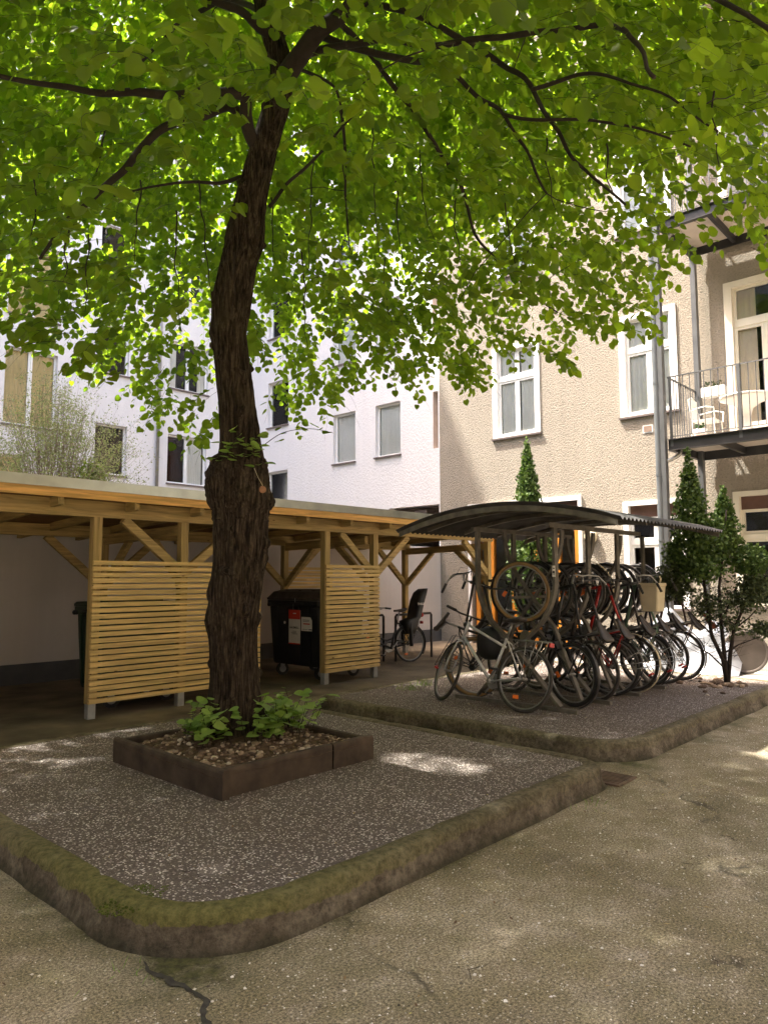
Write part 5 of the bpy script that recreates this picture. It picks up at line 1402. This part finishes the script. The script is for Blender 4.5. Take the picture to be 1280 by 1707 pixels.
    if rack:
        m = MB(); z = Rw*2+.055
        for s_ in (-1,1):
            m.tube([V(.16,s_*.05,z), V(-.26,s_*.055,z+.0)], .005, 6); m.tube([V(-.02,s_*.055,z), rh+V(-.0,s_*.065,0)], .0045, 6); m.tube([V(-.15,s_*.055,z), rh+V(-.01,s_*.065,.0)], .0045, 6)
            m.tube([V(-.22,s_*.055,z), V(-.14,s_*.07,z-.20), rh+V(-.0,s_*.065,.08)], .004, 5)
        m.tube([V(-.26,-.055,z), V(-.29,0,z), V(-.26,.055,z)], .005, 6); m.tube([V(.16,-.05,z), sc_+V(-.05,0,-.14)], .004, 5); m.tube([V(0,-.05,z),V(0,.05,z)], .004, 5)
        m.build('luggage_rack', M[rackm], t, smooth=True)
        m = MB(); m.box((-.305,-.04,z-.05),(-.285,.04,z-.005)); m.build('rear_light', M['red'], t, bevel=.004)
    if light:
        m = MB(); m.M = Ms; q = ht+ax*-.02+V(.07,0,.0); m.lathe([(.015,-.06),(.032,-.02),(.035,.01)], q, (1,0,0), 14); m.build('headlight', M['black_plastic'], t, smooth=True)
    for c, Mw, dz in ((rh, None, V(.09,.0,-.19)), (fh, Ms, V(-.13,.0,.15))):
        m = MB(); m.M = Mw; m.box(tuple(c+dz-V(.035,.006,.02)), tuple(c+dz+V(.035,.006,.02))); m.build('spoke_reflector', M['orange'], t, bevel=.004)
    if stand:
        m = MB(); m.tube([rh+V(.12,.06,-.02), rh+V(.05,.16,-.32)], .009, 6); m.build('kickstand', M['alu'], t)
    return t
def place(H, yaw, pitch=0, lean=0, Rw=.345):
    return Matrix.Translation(V(*H)) @ Matrix.Rotation(yaw, 4, 'Z') @ Matrix.Rotation(-pitch, 4, 'Y') @ Matrix.Rotation(lean, 4, 'X') @ Matrix.Translation(V(0,0,-Rw))
def pitched(H, F_, lean=0, Rw=.345):       # rear hub H, front hub F_
    d = V(*F_)-V(*H); return place(H, math.atan2(d.y, d.x), math.asin(max(-1, min(1, d.z/1.06))), lean, Rw)
Zr = PZ+.345
# right side of the rack (rear wheels on the kerb side)
bicycle('black bicycle with black mudguards, nearest of those on the kerb side of the rack', pitched((7.22,3.92,Zr),(7.36,4.44,1.40), .05), 'city', (.018,.018,.02), 'rubber', tw=.022, rack=False)
bicycle('dusty black bicycle with brownish tyres, second of those hung nose-up on the kerb side', pitched((7.66,3.90,Zr),(7.70,4.42,1.40), -.06), 'mtb', (.04,.036,.034), 'rubber_grey', bars='flat', guards=False, chain_guard=False, rackm='alu', rack=False)
bicycle('dark red framed bicycle hung nose-up in the middle of the rack', pitched((8.18,3.93,Zr),(8.16,4.45,1.40), .05), 'mtb', (.33,.018,.014), 'rubber', bars='flat', guards=False, chain_guard=False, rackm='alu', rack=True)
bicycle('black bicycle with long cream rear mudguard hung nose-up right of the dark red one', pitched((8.68,3.90,Zr),(8.66,4.42,1.40), -.04), 'city', (.03,.03,.033), 'rubber_grey', guardm='cream_plastic', rackm='alu')
bicycle('pale green framed bicycle under the cream crate in the rack', pitched((9.16,3.92,Zr),(9.14,4.45,1.40), .03), 'mtb', (.15,.24,.17), 'rubber', bars='flat', chain_guard=False, rackm='alu', guards=True)
bicycle('black bicycle with yellow-patched grips hung nose-up right of the green one', pitched((9.56,3.86,Zr),(9.58,4.40,1.40), .07), 'city', (.025,.025,.028), 'rubber_grey', guards=False, rack=False)
bicycle('bicycle with reddish brown leather saddle, farthest of those on the kerb side', pitched((10.02,3.82,Zr),(10.0,4.34,1.40), -.08), 'city', (.07,.03,.022), 'rubber', saddle='leather_brown', rack=False)
bicycle('black bicycle with flat handlebar squeezed between the dark red one and the cream-guarded one', pitched((8.42,4.02,Zr),(8.40,4.55,1.40), .08), 'mtb', (.05,.05,.055), 'rubber', bars='flat', guards=True, chain_guard=False, rack=False)
bicycle('dark blue-black bicycle squeezed in right behind the pale green one', pitched((9.36,4.02,Zr),(9.34,4.55,1.40), -.07), 'city', (.02,.03,.06), 'rubber', rackm='alu')
# left side of the rack
bicycle('dusty dark bicycle with silver luggage rack on the shed side between two nose-up ones', pitched((8.05,4.86,Zr),(8.10,4.30,1.38), -.06), 'city', (.05,.045,.04), 'rubber_grey', rackm='alu', guards=False)
bicycle('grey framed bicycle with flat handlebar on the shed side near the far end', pitched((8.98,4.92,Zr),(8.96,4.36,1.40), .06), 'mtb', (.12,.125,.13), 'rubber', bars='flat', guards=False, chain_guard=False, rack=False)
bicycle('black city bicycle with tan tyres hung nose-up facing away from the silver bicycle', pitched((6.92,5.02,Zr+.02),(7.03,4.42,1.39), .04), 'city', (.03,.028,.028), 'rubber_tan', tw=.022, steer=-.05)
bicycle('black bicycle with flat handlebar on the shed side behind the tan-tyred one', pitched((7.62,4.98,Zr),(7.60,4.40,1.40), -.03), 'mtb', (.03,.03,.03), 'rubber', bars='flat', guards=False, chain_guard=False, rack=False)
bicycle('dark bicycle with white-tipped mudguard low in the shed side of the rack', place((8.05,5.42,Zr), R(-90), 0, .05), 'city', (.03,.032,.035), 'rubber', guardm='white_plastic')
bicycle('dark bicycle with drop handlebar hung nose-up in the middle of the shed side', pitched((8.52,4.98,Zr),(8.50,4.42,1.40), .02), 'mtb', (.05,.05,.055), 'rubber', bars='drop', guards=False, chain_guard=False, rack=False)
bicycle('dark bicycle hung nose-up at the far end of the shed side', pitched((9.40,4.98,Zr),(9.38,4.42,1.40), -.02), 'city', (.03,.03,.03), 'rubber_grey', rack=False)
# silver bicycle leaning across the front of the rack
bicycle('silver bicycle with turned front wheel leaning across the near end of the rack', place((6.60,4.14,Zr-.01), R(88), 0, R(11)), 'city', (.55,.56,.58), 'rubber_grey', steer=R(-30), rackm='alu', guards=False, chain_guard=False, bars='flat', group='bicycles around the shelter', stand=False)
# city bicycle with child seat under the shed roof
cb = bicycle('black bicycle with child seat parked at the steel hoops beside the shed', place((10.14,8.80,.345), R(168), 0, R(3)), 'step', (.02,.02,.022), 'rubber', bars='city', group='bicycles around the shelter')
m = MB(); rings = []
for z, x0_, x1_, hw in ((.50,-.10,.12,.10),(.62,-.14,.16,.15),(.74,-.16,.16,.17),(.80,-.20,-.04,.17),(.95,-.24,-.08,.18),(1.12,-.31,-.13,.17),(1.26,-.38,-.20,.15),(1.33,-.42,-.30,.11)):
    ring = []
    for k in range(16):
        a = 2*math.pi*k/16; ring.append(((x0_+x1_)/2+(x1_-x0_)/2*math.copysign(abs(math.cos(a))**.6, math.cos(a)), hw*math.copysign(abs(math.sin(a))**.6, math.sin(a)), z+.02))
    rings.append(ring)
m.loft(rings); cs = m.build('child_seat', M['black_plastic'], cb, smooth=True)
for s_ in (-1,1): m = MB(); m.loft([[(.06+.03*math.cos(a)-z*.0, s_*(.13)+.04*math.sin(a), z) for a in [2*math.pi*k/10 for k in range(10)]] for z in (.30,.42,.60,.72)]); m.build('leg_guard', M['black_plastic'], cs, smooth=True)
m = MB(); m.ell((-.30,0,.86),(.035,.05,.045)); m.build('reflector', M['red'], cs, smooth=True)
ORG_ = ORG[cs.name]
text_part('THULE', .055, M['paper_white'], cs, frame4((-.16,.182,1.06),(-1,0,0),(0,0,1)), bold=True)
t = thing('pannier_bag', (6.95,4.78,.62), 'rounded black pannier bag hanging between the silver bicycle and the rack frame', 'bag')
m = MB(); rings = []
for k in range(7):
    u = -1+2*k/6; s_ = (1-abs(u)**3*.35); rings.append([(6.95+.09*u, 4.80+.17*s_*math.copysign(abs(math.cos(a))**.7, math.cos(a)), .80+.19*s_*math.copysign(abs(math.sin(a))**.7, math.sin(a))) for a in [2*math.pi*q/20 for q in range(20)]])
m.loft(rings); m.build('bag', M['black_plastic'], t, smooth=True)
m = MB(); m.tube([(6.90,4.70,.97),(6.90,4.78,1.03),(6.90,4.88,.97)], .008, 6); m.build('strap', M['black_plastic'], t)
# cream crate on the green bicycle
t = thing('plastic_crate', (9.14,3.80,1.10), 'cream plastic crate carried upright on the pale green bicycle in the rack', 'crate')
def tapered(m, c, w0, d0, w1, d1, z0, z1, th):
    def rg(w_, d_, z, ins=0): 
        out = []
        for (a, b, a0) in ((1,1,0),(-1,1,90),(-1,-1,180),(1,-1,270)):
            for k in range(5): an = R(a0+22.5*k); out.append((c[0]+a*(w_/2-ins-.03)+.03*math.cos(an), c[1]+b*(d_/2-ins-.03)+.03*math.sin(an), z))
        return out
    m.loft([rg(w0,d0,z0), rg(w1,d1,z1-.045), rg(w1+.02,d1+.02,z1-.04), rg(w1+.02,d1+.02,z1), rg(w1-.02,d1-.02,z1), rg(w0-.02,d0-.02,z0+.02)])
m = MB(); tapered(m, (9.14,3.80), .22,.22,.27,.26, 1.12, 1.48, .01); m.build('crate', M['cream_plastic'], t)
m = MB(); m.tube([(9.14,3.70,1.46),(9.13,3.68,1.53),(9.12,3.69,1.57)], .012, 6); m.build('handle', M['cream_plastic'], t)
# bicycle under a silver tarpaulin by the house wall
t = thing('covered_bicycle', (12.35, 4.75, 0), 'bicycle under a crumpled silver tarpaulin printed with a bicycle, behind the conifer', 'covered bicycle')
m = MB(); N_ = 46; Mv = 26; vs = []; c0 = V(12.3,5.35,0); c1 = V(12.5,3.75,0); dd = (c1-c0); nn_ = V(-dd.y,dd.x,0).normalized()
for i in range(N_+1):
    u = i/N_; top = .62+.42*math.exp(-((u-.30)/.16)**2)+.22*math.exp(-((u-.75)/.12)**2); top *= min(1,(u+.05)*7)*min(1,(1.05-u)*6)
    for j in range(Mv+1):
        a = -1+2*j/Mv; h_ = top*(1-abs(a)**1.7); w_ = .30*a*(1+.5*abs(a)**3)
        p = c0+dd*u+nn_*w_+V(0,0,max(.008,h_)); q = noise.noise(p*5)*.05+noise.noise(p*13)*.022; vs.append(tuple(p+nn_*q*(1-abs(a)*.2)*1.1+V(0,0,abs(q)*.5)))
m.add(vs, [(i*(Mv+1)+j, i*(Mv+1)+j+1, (i+1)*(Mv+1)+j+1, (i+1)*(Mv+1)+j) for i in range(N_) for j in range(Mv)]); cv = m.build('tarpaulin', M['tarp'], t, smooth=True, fix=False)
m = MB(); m.ring((12.45,3.70,.36),(.94,.34,0),.32,.025,40,8); m.lathe([(.30,-.004),(.30,.004)],(12.45,3.70,.36),(.94,.34,0),32); m.build('wheel_cover', M['tarp_brown'], t, smooth=False)
m = MB(); e1 = dd.normalized(); o_ = c0+dd*.35-nn_*.0+V(-.245,-.02,0)
for du in (-.14,.14): m.ring(o_+e1*du+V(0,0,.52), nn_, .07, .006, 24, 5)
m.tube([o_+e1*-.14+V(0,0,.52), o_+e1*-.05+V(0,0,.64), o_+e1*.09+V(0,0,.64), o_+e1*0+V(0,0,.52), o_+e1*-.05+V(0,0,.64)], .005, 5); m.tube([o_+e1*.14+V(0,0,.52), o_+e1*.09+V(0,0,.68)], .005, 5)
m.build('printed_bicycle', M['ink'], cv)

# ============================================================ SMALL GROUND THINGS
t = thing('drain_grate', (5.45,2.36,0), 'rusty rectangular drain grate with parallel bars between the two raised kerbs', 'drain grate')
m = MB(); gx0, gx1, gy0, gy1 = 5.12, 5.56, 2.42, 2.76
M4 = Matrix.Translation((5.345,2.60,0)) @ Matrix.Rotation(R(2),4,'Z')
m.M = M4; a, b = .165, .14
m.box((-a,-b,.0),(a,-b+.022,.014)); m.box((-a,b-.022,.0),(a,b,.014)); m.box((-a,-b+.022,.0),(-a+.02,b-.022,.014)); m.box((a-.02,-b+.022,.0),(a,b-.022,.014)); m.build('frame', M['grate'], t)
m = MB(); m.M = M4
for k in range(8): x = -a+.040+k*(2*a-.080)/7; m.box((x-.010,-b+.022,.002),(x+.010,b-.022,.012))
m.build('bars', M['grate'], t)
m = MB(); m.M = M4; m.box((-a+.021,-b+.023,.0011),(a-.021,b-.023,.0016)); m.build('pit_shade_sheet', M['ink'], t)  # flat black sheet stands in for the shade below the bars
# pale stone chips worn loose from the asphalt
gv=[];gf=[];gs=[];gr=[]
def chips(n, fx, s0, s1, zf=lambda x, y: 0.0):
    P = np.array([fx() for _ in range(n)]); o6 = np.array([(1,0,0),(0,1,0),(-1,0,0),(0,-1,0),(0,0,.7),(0,0,-.3)])
    sz_ = RNG.uniform(s0, s1, n); j = RNG.uniform(.6,1.4,(n,6,1)); an = RNG.uniform(0,6.28,n); c_, s_ = np.cos(an)[:,None], np.sin(an)[:,None]
    q = o6[None]*j*sz_[:,None,None]; x = q[:,:,0]*c_-q[:,:,1]*s_; y = q[:,:,0]*s_+q[:,:,1]*c_
    z0 = np.array([zf(a, b) for a, b in P]); V6 = np.stack([x+P[:,0:1], y+P[:,1:2], q[:,:,2]+z0[:,None]+.0005], 2)
    b = len(gv)*0 + sum(len(a) for a in gv); gv.append(V6.reshape(-1,3)); tri = np.array([0,1,4,1,2,4,2,3,4,3,0,4])
    gf.append((np.arange(n)[:,None]*6+tri[None]+b).ravel()); gs.append(np.full(n*4,3)); gr.append(np.repeat(RNG.random(n), 6))
def open_ground():
    while True:
        x = random.uniform(.9, 10); y = random.uniform(-1.5, 7) if random.random() < .5 else random.uniform(.2, 2.5)
        if 1.5 < x < 5.32 and 2.48 < y < 6.6 or 5.68 < x < 10.9 and 2.6 < y < 6.6: continue
        if y > 7: continue
        return x, y
chips(17000, open_ground, .0018, .0044)
chips(1200, open_ground, .0045, .009)
def on_pad():
    while True:
        x, y = (random.uniform(1.75,5.1), random.uniform(2.7,6.4)) if random.random() < .6 else (random.uniform(5.95,10.6), random.uniform(2.9,6.3))
        if 2.6 < x < 4.17 and 3.85 < y < 5.4: continue
        return x, y
chips(9000, on_pad, .002, .0052, lambda x, y: PZ)
og = np_mesh('grit', np.concatenate(gv), np.concatenate(gf), np.concatenate(gs), M['rock_pale'], attrs={'rnd': np.concatenate(gr)}); tag(og, 'small pale stone chips lying loose on the asphalt and paving', 'grit', kind='stuff')
# leaf litter, twigs and grit
vs=[];fl=[];sz=[];rn=[]
def zat(x, y):
    if 1.7 < x < 5.2 and 2.68 < y < 6.4: return PZ
    if 5.9 < x < 10.7 and 2.82 < y < 6.35: return PZ
    return 0.004 if (x > 10.9 or y > 7.2) else 0
def litter(n, fx, s0, s1):
    for k in range(n):
        x, y = fx(); 
        if PX0-.03 < x < PX1+.03 and PY0-.03 < y < PY1+.03: continue
        if (1.5 < x < 1.72 or 5.16 < x < 5.4) and 2.4 < y < 6.6 or (2.4 < y < 2.7 and 1.5 < x < 5.4): continue
        if (5.7 < x < 5.92) and 2.6 < y < 6.55 or (2.6 < y < 2.84 and 5.7 < x < 10.9): continue
        z = zat(x, y)+.003; a = random.uniform(0,6.28); L = random.uniform(s0,s1); w_ = L*random.uniform(.12,.45)
        d = V(math.cos(a),math.sin(a),0); s_ = V(-d.y,d.x,0); c = V(x,y,z); h = random.uniform(.001,.3)*w_
        b = len(vs); vs.extend([tuple(c-d*L), tuple(c+s_*w_+V(0,0,h)), tuple(c+d*L+V(0,0,h*.5)), tuple(c-s_*w_+V(0,0,h*.6))]); fl.extend([b,b+1,b+2,b+3]); sz.append(4); rn.extend([random.random()]*4)
litter(1800, lambda: (random.uniform(1,9), random.uniform(.3,7)), .002, .008)
litter(420, lambda: (random.uniform(1,7), random.uniform(.5,6.8)), .008, .020)
litter(900, lambda: (random.gauss(5.50,.14), random.uniform(1.8,6.6)), .005, .018)
litter(900, lambda: (random.uniform(6.5,10.6), random.uniform(3.4,5.6)), .006, .022)
litter(300, lambda: (random.uniform(8.5,13.5), random.uniform(7,11)), .01, .035)
def litmat():
    tt = NT('dry_leaf_litter'); a_ = tt.n('ShaderNodeAttribute', attribute_name='rnd')
    tt.col(tt.ramp(a_.outputs['Fac'], [(0,(.05,.03,.02)),(.4,(.16,.09,.045)),(.7,(.36,.26,.12)),(.93,(.55,.46,.30)),(1,(.45,.46,.06))])); tt.set(.8,0,.2); return tt.m
o = np_mesh('leaf_litter', np.array(vs), fl, sz, litmat(), attrs={'rnd': rn}); tag(o, 'dry leaf bits, bud scales and grit scattered over the courtyard ground', 'leaf litter', kind='stuff')
m = MB()
for k in range(60):
    x, y = random.uniform(1.5,6), random.uniform(.8,5.9)
    if PX0-.05 < x < PX1+.05 and PY0-.05 < y: continue
    if (1.4 < x < 1.8 or 5.1 < x < 6.0) or (2.4 < y < 2.9): continue
    z = zat(x,y)+.004; a = random.uniform(0,6.28); L = random.uniform(.02,.07); m.tube([(x,y,z),(x+math.cos(a)*L,y+math.sin(a)*L,z+.006),(x+math.cos(a+.5)*L*1.8,y+math.sin(a+.5)*L*1.8,z)], .0014, 4)
tag(m.build('fallen_twigs', M['twig']), 'thin broken twigs lying on the paving and asphalt', 'fallen twigs', kind='stuff')
# grass tufts at the kerb and in the rack
m = MB()
for (x, y, n_, h_) in ((5.62,4.3,10,.10),(5.58,5.0,8,.08),(5.60,3.6,7,.07),(6.9,6.0,60,.10),(7.3,6.1,60,.10),(1.42,2.75,10,.05),(4.6,2.44,12,.06),(4.05,4.9,40,.20)):
    z0 = zat(x,y) if not (x == 4.05) else .30
    for k in range(n_):
        c = V(x+random.gauss(0,.07), y+random.gauss(0,.07), z0); a = random.uniform(0,6.28); d = V(math.cos(a),math.sin(a),0)*random.uniform(.01,.05); s_ = V(-d.y,d.x,0).normalized()*.002; hh = h_*random.uniform(.5,1.1)
        m.add([c-s_, c+s_, c+d*.5+V(0,0,hh*.6)+s_*.7, c+d+V(0,0,hh)], [(0,1,2,3)])
tag(m.build('grass', M['leaf_bright'], fix=False), 'sparse green grass tufts along the kerb gutter and beside the rack', 'grass', kind='stuff')
